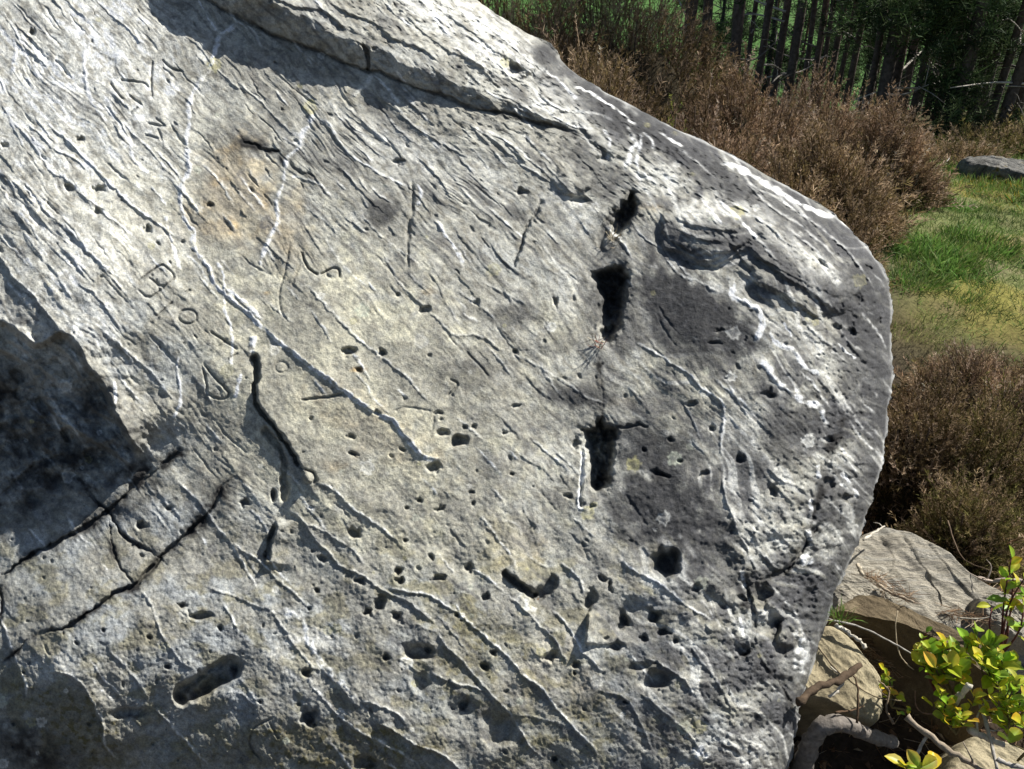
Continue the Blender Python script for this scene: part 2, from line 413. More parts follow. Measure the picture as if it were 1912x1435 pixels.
groove([(672, 78), (686, 95), (690, 115), (688, 132)], .02, 5, (.2, .05), .4)
# ledge's own second lip and hollows
step([(735, 0), (760, 30), (800, 70), (850, 100), (900, 130), (960, 190)], .006, 30, 3)
step([(600, 0), (640, 20), (690, 40), (740, 75), (790, 95), (840, 130)], .009, 28, 3)
step([(480, -20), (540, 10), (600, 20), (640, 50), (680, 70)], .008, 20, 3)
step([(820, 20), (880, 60), (930, 100), (980, 130), (1005, 150)], .009, 26, 3)
pit(960, 130, 18, 12, .02, 30); pit(782, 8, 10, 8, .012); pit(700, 90, 8, 5, .008)
step([(975, 150), (1003, 125), (1012, 100)], .012, 16, 4)
for q in ([(905, 165), (950, 185), (1000, 215), (1060, 235), (1120, 245)], [(930, 180), (980, 210), (1040, 236)], [(1000, 160), (1020, 190), (1060, 210), (1110, 215), (1150, 232)], [(880, 30), (940, 75), (985, 115)], [(860, 60), (920, 100), (960, 120)],
          [(900, 20), (960, 60), (1000, 95)], [(830, 80), (890, 120), (940, 150)]):
    step(q, .005, 16, 2.5, (.2, .2), .4)
# edge of the hollow at the left
step([(-150, 560), (-60, 590), (0, 607), (13, 611), (67, 647), (117, 628), (144, 654), (167, 695), (187, 718), (207, 765), (235, 815), (262, 858)], .062, 120, 9, (0, .12)); step([(-60, 640), (20, 665), (60, 700), (95, 770), (150, 812), (215, 850), (260, 890)], .035, 60, 6, (0, .2)); step([(100, 640), (150, 700), (165, 760), (230, 800)], .02, 40, 5, (.1, .2))
step([(0, 628), (50, 660), (85, 700), (130, 745), (165, 790)], .018, 40, 5, (.1, .3))
step([(-40, 700), (0, 720), (40, 780), (75, 830), (120, 880)], .03, 50, 8, (.0, .3))
step([(175, 730), (200, 765), (225, 790), (240, 820), (252, 868)], .018, 30, 4)
for x, y, r_ in ((35, 700, 14), (85, 760, 18), (40, 830, 22), (130, 810, 16), (170, 850, 14), (100, 900, 20), (60, 930, 16)): pit(x, y, r_ * 1.3, r_, .018, 40)
# white veins
V_MAIN = [(448, 33), (435, 53), (415, 65), (405, 80), (395, 114), (385, 134), (368, 157), (358, 177), (353, 201), (353, 228), (348, 248), (348, 268), (351, 301), (351, 321), (343, 338), (336, 368), (338, 395), (348, 418), (360, 432), (361, 455), (375, 478), (390, 500), (398, 527), (415, 544), (435, 561), (459, 581), (479, 601), (495, 614)]
vein(V_MAIN, .004, 3.6, 1, (.02, .02)); step(V_MAIN[10:], .002, 12, 2, (.1, .1))
V2 = [(492, 607), (515, 631), (536, 651), (572, 678), (603, 698), (640, 728), (670, 748), (701, 772), (734, 785), (751, 808), (774, 832), (794, 852), (828, 862), (850, 880)]
vein(V2, .003, 3.6, .75, (.03, .2)); step(V2, .0042, 22, 2.5, (.05, .2))
vein([(418, 537), (445, 554), (469, 577), (492, 597)], .003, 3.2); pit(462, 588, 9, 3, .004, 40)
vein([(147, 7), (157, 20), (160, 40)], .002, 2.2); vein([(156, 90), (157, 117), (161, 150), (164, 167), (172, 187), (182, 207), (201, 231)], .003, 2.8)
vein([(231, 254), (246, 264), (246, 291), (258, 305), (278, 325)], .003, 3)
V3 = [(589, 204), (576, 231), (562, 254), (556, 278), (536, 295), (532, 321), (525, 351), (519, 378), (520, 412), (505, 442), (494, 462), (488, 490), (487, 508)]
vein(V3, .004, 3.2); groove([(586, 197), (569, 177), (542, 161), (515, 134)], .003, 2.5)
vein([(308, 400), (315, 433), (328, 467), (336, 505)], .002, 2.4); vein([(398, 478), (418, 517), (418, 574), (428, 601), (432, 634), (430, 668), (432, 695)], .002, 2.2, .8)
vein([(336, 664), (330, 691), (335, 721), (335, 751), (321, 782)], .003, 2.6); vein([(214, 705), (214, 755)], .002, 2.2); vein([(24, 70), (30, 95), (26, 110), (24, 140)], .003, 2.2)
vein([(368, 0), (388, 30), (405, 58)], .002, 2.2, .8); vein([(697, 137), (721, 161), (747, 197)], .003, 2.8, .5); vein([(697, 137), (678, 160), (660, 181)], .003, 4, .35)
vein([(777, 345), (784, 360), (780, 385)], .003, 3.2); vein([(814, 408), (834, 442), (861, 480), (864, 506)], .003, 2.6); vein([(452, 695), (445, 720), (437, 745)], .002, 2.6)
# long shingle edges, upper left and middle
LONG = [
 ([(30, 338), (67, 375), (94, 402), (131, 437), (157, 464), (177, 480), (201, 504), (234, 527)], .0055, 26, .9),
 ([(7, 214), (30, 234), (54, 261), (77, 295), (97, 325), (124, 335), (151, 365), (181, 385), (201, 405), (234, 432), (278, 465)], .005, 20, .7),
 ([(80, 218), (97, 241), (124, 261), (151, 288), (174, 311), (197, 338), (218, 358), (248, 385), (278, 408), (311, 432), (348, 449)], .0075, 24, .8),
 ([(44, 228), (74, 251), (100, 278), (141, 298), (167, 321)], .006, 15, .6),
 ([(174, 0), (214, 33), (248, 64), (274, 90)], .0045, 16, .6), ([(114, 0), (150, 30), (176, 55), (200, 75)], .003, 14, .5), ([(20, 0), (60, 45), (95, 70)], .004, 14, .3),
 ([(228, 228), (254, 254), (278, 281), (301, 308), (335, 341)], .004, 16, .6), ([(278, 348), (295, 365), (310, 385)], .003, 10, .8),
 ([(445, 328), (469, 361), (495, 392)], .003, 14, .8), ([(382, 311), (418, 348), (440, 372)], .002, 14, .5), ([(603, 221), (626, 258), (640, 274)], .003, 14, .8),
 ([(536, 328), (596, 345), (623, 372)], .0035, 14, .7), ([(402, 127), (432, 154), (455, 167)], .004, 12, .3), ([(440, 150), (480, 185), (520, 225), (560, 262)], .0032, 20, .4),
 ([(603, 217), (630, 261), (660, 295), (704, 321), (747, 345), (780, 352)], .004, 18, .8), ([(640, 190), (700, 250), (740, 280)], .003, 20, .3), ([(720, 180), (770, 235), (830, 270), (880, 300)], .005, 22, .4),
 ([(860, 225), (920, 260), (960, 300), (1010, 330), (1040, 350)], .006, 20, .5), ([(840, 330), (880, 375), (930, 420)], .003, 18, .3), ([(890, 240), (940, 262), (990, 300), (1050, 352)], .005, 14, .6),
 ([(187, 614), (234, 654), (278, 695), (308, 731), (335, 755)], .0045, 22, .6), ([(87, 490), (110, 524), (134, 561)], .005, 15, .4), ([(144, 527), (181, 554), (207, 591), (231, 618)], .005, 16, .4),
 ([(-30, 450), (0, 480), (20, 517), (50, 541), (74, 567), (97, 601), (117, 628)], .012, 34, .5), ([(40, 430), (87, 490)], .004, 14, .3), ([(0, 320), (20, 345), (32, 370)], .005, 12, .2),
 ([(297, 560), (340, 620), (370, 665)], .003, 14, .3), ([(560, 527), (597, 557), (627, 594), (657, 621), (687, 651), (721, 674), (754, 701), (788, 738), (811, 761)], .0045, 26, .6),
 ([(660, 695), (684, 721), (697, 745), (731, 778)], .0026, 14, .6), ([(741, 728), (761, 745)], .0025, 8, .8), ([(744, 534), (774, 557), (794, 577), (814, 594), (831, 614), (851, 628), (881, 628), (911, 634), (931, 654), (948, 668)], .005, 26, .3),
 ([(948, 668), (978, 671), (1005, 685), (1030, 700), (1072, 728), (1102, 745), (1142, 758)], .003, 20, .4), ([(851, 541), (875, 557), (905, 577)], .003, 12, .3), ([(898, 524), (925, 541), (990, 575)], .003, 12, .3),
 ([(861, 587), (891, 603)], .0025, 8, .6), ([(761, 507), (791, 537), (810, 555)], .003, 12, .3), ([(600, 440), (640, 500), (690, 540)], .0018, 14, .5), ([(854, 457), (881, 497)], .0025, 8, .5),
 ([(670, 400), (710, 440), (745, 470), (790, 500)], .003, 20, .4), ([(560, 380), (600, 410), (630, 440)], .003, 15, .3), ([(958, 838), (985, 859), (1008, 875), (1040, 905)], .004, 14, .1),
 # lower part
 ([(525, 950), (553, 964), (581, 996), (613, 1032), (641, 1060), (681, 1078), (700, 1092), (720, 1104), (760, 1124), (800, 1156), (828, 1176)], .0095, 34, .45),
 ([(589, 900), (629, 920), (649, 944), (696, 976), (744, 1012)], .006, 22, .7), ([(565, 980), (600, 990), (630, 1010), (660, 1030), (680, 1060)], .004, 14, .4),
 ([(316, 890), (349, 916), (377, 944), (401, 980), (425, 1012), (461, 1068), (489, 1112)], .004, 20, .7), ([(288, 900), (308, 936), (340, 976)], .004, 12, .5), ([(429, 1012), (465, 1036), (493, 1060), (529, 1092), (577, 1136)], .005, 18, .7),
 ([(361, 988), (385, 1020)], .002, 8, .8), ([(256, 1088), (280, 1132), (296, 1172), (316, 1208), (336, 1236), (368, 1252)], .004, 12, .5),
 ([(369, 1088), (401, 1104), (437, 1112), (473, 1132), (501, 1140), (525, 1168), (553, 1213), (581, 1245), (613, 1261), (649, 1301), (700, 1341)], .0045, 20, .4),
 ([(565, 1261), (601, 1305), (641, 1345), (673, 1369), (720, 1393), (760, 1417), (790, 1440)], .005, 20, .7), ([(421, 1293), (449, 1297), (481, 1321)], .003, 8, .4),
 ([(80, 1253), (136, 1265), (168, 1305), (188, 1345), (196, 1393), (228, 1429)], .014, 40, .5), ([(200, 1213), (240, 1253), (264, 1285), (280, 1313)], .005, 16, .4), ([(284, 1321), (321, 1357), (345, 1385), (389, 1429)], .008, 20, .6),
 ([(-10, 1130), (0, 1157), (12, 1189), (24, 1225), (40, 1261), (48, 1309)], .005, 12, .8),
 ([(700, 1092), (760, 1106), (800, 1112), (840, 1136), (872, 1160), (912, 1196), (940, 1220), (976, 1261), (1004, 1281), (1036, 1321), (1072, 1361), (1104, 1397), (1140, 1435)], .0075, 24, .8),
 ([(816, 1164), (824, 1196), (856, 1229), (888, 1265), (920, 1301), (948, 1329), (964, 1357), (988, 1393), (1020, 1421)], .008, 24, .5), ([(776, 1164), (796, 1176), (820, 1180)], .004, 8, .3),
 ([(800, 1253), (836, 1273), (880, 1285), (912, 1293)], .007, 14, .5), ([(960, 1337), (1008, 1341), (1060, 1357)], .004, 10, .3), ([(668, 1309), (700, 1317), (736, 1333), (760, 1353)], .007, 16, .5),
 ([(700, 1347), (740, 1369), (780, 1393), (824, 1409), (870, 1450)], .015, 30, .5), ([(740, 1230), (765, 1245), (790, 1262)], .004, 12, .2),
 ([(880, 1064), (912, 1080), (940, 1108)], .004, 14, .8), ([(940, 1108), (992, 1152), (1024, 1184), (1048, 1220), (1064, 1256)], .006, 20, .4), ([(1028, 1140), (1052, 1160), (1072, 1192), (1087, 1220), (1108, 1240), (1128, 1261)], .006, 18, .8),
 ([(1149, 1040), (1185, 1068), (1225, 1088), (1261, 1116), (1300, 1144), (1335, 1165)], .006, 22, .9), ([(896, 960), (920, 996), (948, 1032), (964, 1068)], .003, 12, .7), ([(936, 976), (960, 980), (976, 1004)], .0025, 8, .3),
 ([(972, 936), (984, 968), (1004, 988), (1000, 1020)], .004, 16, .2), ([(984, 1042), (1024, 1064)], .003, 8, .4), ([(1044, 1054), (1064, 1064), (1084, 1088), (1088, 1110)], .006, 18, .6), ([(1201, 1229), (1241, 1245), (1273, 1269), (1297, 1305)], .009, 22, .4),
 ([(1105, 1285), (1133, 1293), (1160, 1300), (1181, 1325), (1197, 1353), (1217, 1405)], .006, 18, .3), ([(1060, 960), (1090, 985), (1120, 1010)], .003, 14, .4),
 # right part
 ([(1177, 638), (1217, 658), (1254, 681), (1287, 698), (1307, 725), (1341, 748), (1351, 775), (1344, 843), (1361, 862)], .006, 26, .8), ([(1234, 477), (1267, 511), (1301, 528), (1348, 548)], .004, 22, .6),
 ([(1391, 937), (1418, 967), (1448, 994), (1478, 1021)], .006, 12, .1), ([(1368, 961), (1401, 994), (1425, 1031), (1448, 1068)], .007, 14, .2), ([(1431, 874), (1455, 897), (1485, 907), (1505, 920)], .007, 14, .1), ([(1435, 897), (1461, 920), (1488, 947)], .005, 12, .1),
 ([(1344, 880), (1356, 930), (1372, 985), (1400, 1040), (1420, 1090)], .008, 26, .3), ([(1470, 560), (1500, 600), (1540, 640), (1570, 660)], .006, 20, .3), ([(1500, 620), (1540, 650), (1585, 680)], .005, 18, .3),
 ([(1560, 820), (1580, 860), (1600, 890)], .006, 16, .6), ([(1520, 700), (1560, 740), (1590, 790)], .006, 18, .3), ([(1190, 1290), (1240, 1330), (1290, 1380), (1330, 1430)], .005, 24, .4), ([(1280, 1200), (1330, 1260), (1370, 1330)], .005, 20, .4),
 ([(1080, 250), (1120, 300), (1110, 330)], .004, 14, .3), ([(1010, 300), (1050, 340), (1080, 370)], .004, 14, .3), ([(1230, 500), (1180, 480), (1150, 470)], .002, 10, .2)]
for p, a, L, wh in LONG: step(p, a * .5, L * .75, 1.7, (.12, .15), wh * .75); ridge(p, a * .16, 2.4)
# raised sheet on the right with shadow below it
step([(1240, 392), (1232, 425), (1238, 462), (1275, 475), (1320, 492), (1352, 478), (1400, 452)], .012, 40, 6, (.25, .1))
step([(1380, 450), (1420, 480), (1455, 515), (1500, 540), (1540, 570), (1582, 592)], .014, 60, 6, (.15, .15))
step([(1350, 500), (1400, 520), (1450, 545), (1500, 575), (1560, 620)], .008, 24, 4); groove([(1285, 495), (1340, 500), (1400, 465)], .01, 6)
dome(1318, 424, 86, 50, .022, 8); dome(1330, 410, 60, 26, .008, 14); dome(1480, 492, 135, 66, .022, 38); dome(1500, 478, 110, 38, .010, 38); step([(1250, 400), (1290, 420), (1350, 432), (1400, 440)], .006, 18, 3); step([(1262, 425), (1300, 446), (1360, 452)], .006, 14, 3); step([(1400, 470), (1450, 500), (1520, 540)], .007, 18, 3); dome(1069, 335, 34, 28, .014, 10); dome(1130, 255, 60, 26, .016, 40); pit(1420, 560, 40, 10, .008, 35)
for q in ([(1380, 330), (1430, 380), (1500, 430), (1580, 500)], [(1420, 340), (1490, 400), (1560, 450), (1620, 520)], [(1460, 420), (1520, 470), (1560, 520)], [(1340, 372), (1400, 400), (1450, 440), (1480, 470)], [(1530, 430), (1580, 470), (1630, 540)]):
    step(q, .006, 18, 3, (.2, .2), .4)
# deep creases
STAINLINES = []
for p, a, wd, dk in (([(445, 884), (421, 904), (389, 956), (353, 992), (301, 1040), (256, 1088), (212, 1108), (172, 1140), (136, 1165), (92, 1177), (60, 1192)], .02, 6.5, .9),
    ([(290, 870), (248, 908), (204, 952), (168, 980), (132, 1000), (80, 1024), (24, 1060), (-10, 1092)], .018, 7, .9), ([(152, 892), (180, 936), (204, 956), (224, 992), (260, 1020), (296, 1036)], .012, 5, .8),
    ([(204, 956), (208, 1020), (240, 1076), (256, 1090)], .007, 3.5, .8), ([(0, 1090), (4, 1130), (-4, 1170)], .012, 4, .8), ([(60, 1192), (30, 1215), (0, 1240)], .007, 3, .5), ([(-10, 940), (30, 905), (70, 870), (130, 850)], .012, 9, .9), ([(340, 840), (300, 870), (262, 905)], .008, 5, .7),
    ([(1562, 961), (1525, 984), (1498, 1028), (1468, 1061), (1438, 1078), (1405, 1085)], .018, 7, .5), ([(1502, 994), (1508, 1011), (1498, 1040)], .008, 3, 0), ([(1600, 770), (1570, 800), (1555, 840), (1540, 900), (1520, 960), (1510, 1000)], .006, 5, .1),
    ([(1382, 1050), (1400, 1120), (1410, 1180), (1400, 1215), (1360, 1235)], .012, 7, .4), ([(1404, 1215), (1440, 1260), (1470, 1300), (1480, 1340)], .008, 4, .3),
    ([(1150, 800), (1190, 792), (1212, 799)], .012, 4, .6), ([(1118, 680), (1125, 745), (1121, 790)], .0015, 2.2, .05), ([(1230, 886), (1250, 890)], .008, 4, .5), ([(449, 264), (475, 268), (495, 281), (522, 281)], .008, 4.5, .5), ([(536, 295), (556, 318), (590, 330)], .006, 4, .4)):
    groove(p, a * .8, wd * .72, (.25, .15), dk * .5, 1.2); STAINLINES.append((p, wd))
# the open joint left of centre
groove([(472, 661), (482, 685), (479, 708), (472, 721), (475, 748), (489, 771), (512, 798), (532, 825), (549, 849), (560, 872)], .024, 5.5, (.03, .03), .15, 1.1)
groove([(485, 795), (515, 825), (527, 852), (530, 879), (533, 900), (531, 938)], .018, 8, (.1, .05), .15, 1.1)
step([(470, 650), (480, 690), (474, 730), (488, 768), (525, 812), (550, 850), (566, 885), (545, 905)], .011, 60, 6, (.05, .1)); pit(575, 892, 11, 10, -.012, dark=0); groove([(560, 872), (588, 885), (586, 905)], .01, 3)
vein([(474, 626), (472, 645), (470, 661)], .008, 4, .6)
step([(513, 968), (512, 990), (500, 1015), (494, 1054)], .02, 30, 4, (.15, .1)); groove([(510, 978), (506, 1010), (496, 1048)], .025, 7, (.2, .15), .3); pit(512, 925, 7, 12, .02)
# step carrying the carved upright lines
groove([(771, 335), (768, 395), (762, 435), (761, 507)], .006, 3.6, (.1, .1), .1); groove([(1015, 371), (998, 402), (978, 438), (967, 479), (958, 502)], .008, 3.5, (.08, .1), .2); step([(1015, 371), (998, 402), (978, 438), (967, 479), (958, 502)], .007, 22, 2)
# ---- carved letters and marks
CARVE = [([(251, 531), (275, 513), (298, 497), (308, 497), (325, 517), (308, 534), (288, 551), (274, 554), (254, 537)], .005), ([(278, 517), (295, 531), (308, 534)], .004), ([(290, 519), (300, 545)], .002),
 ([(291, 591), (325, 562)], .005), ([(345, 547), (356, 540)], .003), ([(392, 618), (422, 638), (445, 653)], .006), ([(405, 651), (425, 631)], .003), ([(428, 668), (445, 658)], .003),
 ([(375, 673), (395, 697), (422, 727), (427, 735), (418, 745), (388, 735), (385, 711), (375, 678)], .005), ([(562, 470), (576, 500), (596, 514)], .009), ([(596, 514), (622, 500), (633, 504), (633, 520)], .008),
 ([(542, 450), (532, 510), (522, 544), (525, 581), (539, 601)], .003), ([(545, 535), (560, 490)], .002), ([(204, 154), (231, 187)], .005), ([(239, 177), (266, 196)], .005), ([(244, 214), (258, 199)], .004), ([(284, 110), (283, 154), (284, 186)], .005),
 ([(301, 110), (322, 128), (345, 134)], .006), ([(288, 218), (306, 234), (274, 229)], .005), ([(294, 238), (303, 264)], .004), ([(271, 251), (298, 259)], .004), ([(222, 148), (268, 155), (280, 168)], .005),
 ([(838, 708), (855, 718), (834, 741)], .004), ([(731, 768), (761, 760), (811, 768)], .002), ([(868, 654), (898, 685), (915, 705)], .003), ([(560, 748), (607, 741), (644, 735)], .007),
 ([(469, 1361), (509, 1339)], .004), ([(471, 1361), (467, 1393), (489, 1421)], .004), ([(501, 1345), (521, 1381)], .003), ([(811, 771), (808, 800), (800, 810)], .002)]
for p, a in CARVE: groove(p, a * 1.15, 2.5, (.12, .12), .22, .4)
for cx_, cy_, rx, ry, a in ((351, 591, 17, 13, .005), (526, 685, 12, 10, .0025)):
    groove([(cx_ + rx * math.cos(k), cy_ + ry * math.sin(k)) for k in np.linspace(0, 2 * math.pi, 17)], a * .8, 2.3, (0, 0), .2, .25)
# ---- pits and holes
for t_ in [(457, 938, 10, 8), (661, 996, 13, 11), (603, 1042, 9, 6), (673, 1084, 11, 6), (577, 1136, 4, 4), (571, 1255, 10, 9), (577, 1339, 16, 18), (686, 1142, 9, 9), (264, 980, 10, 8), (316, 948, 7, 6), (339, 1128, 8, 6), (593, 1104, 6, 6), (192, 1177, 5, 4), (144, 1199, 5, 4), (413, 1172, 6, 5), (280, 1188, 6, 4), (485, 1309, 5, 5), (313, 1245, 6, 6), (370, 1150, 22, 8),
 (804, 1038, 6, 7), (876, 1058, 9, 7), (744, 1066, 9, 8), (746, 1086, 9, 7), (818, 1079, 14, 6), (710, 1126, 13, 17), (740, 1150, 10, 9), (906, 1116, 7, 9), (784, 932, 7, 6), (822, 950, 10, 4), (760, 948, 4, 4), (720, 1227, 7, 7), (864, 1317, 9, 8), (852, 1148, 7, 5), (904, 1243, 9, 8), (924, 1217, 9, 6), (1029, 1225, 15, 9), (1075, 1243, 6, 8), (1101, 1120, 12, 22), (1139, 1096, 5, 9), (1125, 1080, 9, 5),
 (1165, 1158, 10, 12), (1221, 1152, 12, 15), (1149, 1205, 17, 8), (1201, 1190, 9, 8), (1261, 1196, 6, 6), (1240, 1180, 12, 8), (1167, 1311, 6, 5), (1037, 1417, 7, 6), (1073, 1257, 4, 4), (880, 918, 5, 4), (884, 940, 5, 4), (756, 1010, 5, 4), (954, 884, 5, 4), (652, 654, 13, 10), (714, 658, 8, 7), (670, 691, 7, 5), (742, 551, 5, 4), (962, 657, 6, 5),
 (942, 807, 8, 3.5), (657, 815, 9, 3.5), (752, 838, 7, 4), (660, 847, 11, 4), (809, 871, 14, 9), (868, 798, 5, 4), (885, 797, 6, 4), (1075, 828, 7, 11), (794, 577, 11, 7), (890, 564, 8, 5), (962, 757, 9, 4), (704, 771, 7, 6), (821, 771, 8, 4), (1038, 564, 5, 10), (972, 357, 11, 8), (1085, 373, 17, 8), (1125, 295, 14, 9),
 (1381, 857, 9, 9), (1445, 914, 9, 11), (1314, 884, 11, 5), (1230, 885, 18, 5), (1578, 930, 15, 7), (1204, 840, 5, 6), (1301, 1098, 8, 10), (1388, 1118, 11, 6), (1341, 616, 10, 3.5), (1535, 491, 10, 8), (1562, 477, 6, 5), (1622, 501, 8, 7), (1411, 367, 15, 6), (1334, 641, 12, 3.5), (1438, 738, 13, 8), (1291, 753, 10, 5), (395, 383, 8, 5), (276, 427, 8, 7), (184, 352, 11, 8), (130, 350, 12, 6), (185, 395, 10, 6), (8, 270, 6, 5), (60, 60, 6, 8),
 (1600, 560, 10, 14), (1590, 620, 12, 9), (1560, 610, 9, 7), (1640, 600, 6, 8), (1548, 820, 9, 8), (1330, 800, 6, 6), (1250, 820, 7, 5), (1270, 860, 6, 5), (740, 300, 12, 5), (150, 260, 9, 5)]:
    pit(*t_, a=.004 + min(t_[2:]) * .0017, rot=rs.uniform(-25, 25))
    for k in range(2 if max(t_[2:]) > 7 else 0):
        an_ = rs.uniform(0, 6.28); pit(t_[0] + t_[2] * 1.0 * math.cos(an_), t_[1] + t_[3] * 1.0 * math.sin(an_), t_[2] * rs.uniform(.3, .6), t_[3] * rs.uniform(.3, .6), .005, rs.uniform(0, 180))
for t_ in [(782, 1217, 34, 18, .022), (800, 1212, 9, 10, .014), (784, 1273, 19, 20, .014), (855, 822, 17, 13, .03), (826, 808, 14, 8, .015), (932, 1361, 38, 40, .018), (1225, 1269, 34, 20, .026), (1190, 1245, 18, 10, .012), (1425, 1108, 16, 26, .03), (1445, 1168, 16, 28, .028), (1512, 1115, 14, 20, .022), (1388, 1215, 18, 13, .02),
           (1461, 1212, 22, 12, .02), (1548, 904, 13, 16, .02), (1497, 1290, 10, 24, .01), (245, 1330, 40, 12, .014), (1159, 1170, 12, 8, .014), (684, 1424, 26, 15, .016), (1420, 1350, 30, 20, .012), (1190, 1160, 60, 40, .012), (860, 1320, 40, 22, .008)]:
    pit(*t_[:4], a=t_[4])
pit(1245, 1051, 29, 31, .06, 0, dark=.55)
# slot and wedge pockets
r = linefield([(343, 1296), (372, 1283), (402, 1262), (432, 1246)], 60, .5); W_, d_, sd_, ss_ = r
d_ = d_ + 3 * gn(U[W_] / 14, V[W_] / 14, 3) - 3 * np.sin(ss_ * 3.1); H[W_] -= .055 * (1 - sm(10, 24, d_)) * (.8 + .3 * gn(U[W_] / 20, V[W_] / 20, 4)); DARK[W_] = np.maximum(DARK[W_], .2 * (1 - sm(14, 20, d_)))
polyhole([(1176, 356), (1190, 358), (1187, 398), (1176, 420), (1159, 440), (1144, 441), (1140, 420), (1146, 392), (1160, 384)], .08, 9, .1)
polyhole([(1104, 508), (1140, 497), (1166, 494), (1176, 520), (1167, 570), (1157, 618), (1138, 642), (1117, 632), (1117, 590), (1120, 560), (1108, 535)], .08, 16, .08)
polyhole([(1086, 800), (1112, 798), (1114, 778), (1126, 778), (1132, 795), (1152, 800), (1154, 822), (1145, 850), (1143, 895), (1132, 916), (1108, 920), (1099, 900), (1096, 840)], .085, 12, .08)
groove([(1143, 388), (1135, 420), (1120, 450), (1128, 478)], .012, 9, (.2, .2), .5); pit(1135, 515, 42, 14, .012, -5)
groove([(1088, 830), (1086, 900), (1083, 950)], .012, 4, (.1, .1), 0); vein([(1088, 835), (1086, 900), (1080, 945), (1100, 950)], .004, 4, .8); pit(1062, 925, 9, 6, .012); pit(1105, 945, 8, 5, .01)
groove([(938, 1066), (965, 1088), (1001, 1118)], .028, 7, (.05, .05), .3); groove([(1001, 1118), (1020, 1100), (1040, 1074)], .02, 10, (.05, .1), .2); step([(938, 1062), (965, 1084), (1003, 1116)], .012, 26, 3)
step([(1098, 1138), (1094, 1170), (1091, 1205)], .02, 26, 4, (.2, .1)); pit(1166, 1150, 22, 8, .01, 60)
# more white veins on the right
for p, a, wd in (([(1044, 150), (1061, 167), (1078, 184)], .002, 2), ([(1070, 158), (1109, 178), (1145, 200), (1173, 222), (1190, 232)], .001, 1.7), ([(1170, 234), (1181, 248), (1188, 268), (1178, 279), (1175, 298), (1164, 318)], .004, 3.4), ([(1125, 237), (1139, 256), (1136, 279), (1133, 300)], .003, 2.2),
    ([(1198, 245), (1195, 279), (1189, 301), (1194, 335)], .001, 1.6), ([(1200, 245), (1217, 262), (1220, 280)], .001, 1.6), ([(1234, 245), (1256, 262), (1276, 273)], .001, 2), ([(1345, 301), (1370, 309), (1393, 320), (1430, 340)], .003, 4),
    ([(1351, 514), (1368, 531), (1368, 554), (1395, 564), (1415, 578), (1421, 601), (1415, 625), (1408, 641)], .006, 4.6), ([(1441, 611), (1445, 635), (1485, 658), (1498, 681), (1535, 701)], .004, 3.4), ([(1411, 668), (1435, 688), (1448, 705), (1471, 728), (1501, 748), (1528, 758), (1538, 779), (1542, 800)], .006, 4.8),
    ([(1525, 867), (1530, 894)], .004, 4.5), ([(1515, 930), (1510, 967)], .004, 3.6), ([(1508, 985), (1512, 1012)], .004, 4), ([(1570, 880), (1590, 910), (1600, 930)], .003, 3), ([(1340, 370), (1370, 400), (1400, 430), (1415, 450)], .003, 2.6), ([(1310, 375), (1330, 395), (1350, 420)], .003, 2.2),
    ([(1560, 640), (1600, 670)], .002, 2.2), ([(1385, 1062), (1392, 1100)], .003, 3), ([(1380, 1150), (1390, 1190)], .003, 3), ([(1462, 600), (1480, 630)], .002, 2)):
    vein(p, a, wd, .95)
vein([(513, 1136), (561, 1156), (577, 1200), (601, 1240), (641, 1280), (673, 1312)], .003, 6, .55, jit=.9)
vein([(965, 1110), (985, 1130), (1005, 1140)], .002, 9, .5); vein([(1500, 1035), (1508, 1055)], .006, 10, .8); vein([(1490, 1170), (1500, 1210), (1490, 1260)], .006, 11, .6); vein([(1300, 1390), (1320, 1420)], .006, 8, .7)
vein([(1400, 325), (1430, 342), (1480, 372), (1530, 395), (1562, 408)], .002, 5, .8)
# ---- colour of the stone (albedo), with some light and shade painted in
grey = np.array([.36, .35, .305]); cream = np.array([.42, .395, .30]); blue = np.array([.30, .315, .325]); darkp = np.array([.075, .074, .076]); ochre = np.array([.42, .31, .17])
olive = np.array([.17, .145, .06]); white = np.array([.78, .77, .73]); black = np.array([.035, .033, .032]); pale = np.array([.55, .54, .50]); brownp = np.array([.17, .155, .125])
def fld(lst):
    A = np.zeros_like(U)
    for q in lst: blob(A, *q)
    return A
creamF = fld([(620, 720, 420, 300, .9, 20), (350, 420, 260, 200, .6, 30), (800, 980, 260, 120, .7, 20), (1280, 720, 120, 120, .5, 40), (1050, 1200, 140, 150, .5, 40), (1050, 600, 60, 60, .8), (1200, 380, 60, 40, .4)])
ochF = fld([(440, 350, 80, 100, .7, 20), (700, 800, 160, 60, .25, 30), (960, 1020, 60, 60, .25), (430, 420, 110, 45, .45, 10), (540, 420, 40, 90, .4), (800, 545, 18, 8, .8), (1010, 1240, 60, 90, .25, 40), (670, 690, 16, 6, .9), (496, 548, 10, 6, .9), (620, 870, 30, 12, .4), (1215, 385, 30, 10, .5), (1160, 750, 25, 12, .4), (1090, 1280, 25, 60, .35)])
olF = fld([(640, 1405, 230, 55, 1.0, 8), (150, 1350, 120, 55, 1.0, 38), (60, 1300, 60, 30, .6, 35), (880, 1180, 110, 60, .5, 30), (1130, 1340, 70, 50, .6, 20), (1020, 1380, 100, 40, .5), (190, 1380, 70, 50, .7, 40), (420, 1400, 120, 40, .5), (860, 1260, 90, 60, .5, 30), (1180, 1350, 90, 40, .4), (640, 1340, 50, 20, .3), (650, 180, 60, 20, .3), (600, 130, 200, 30, .25, 25)])
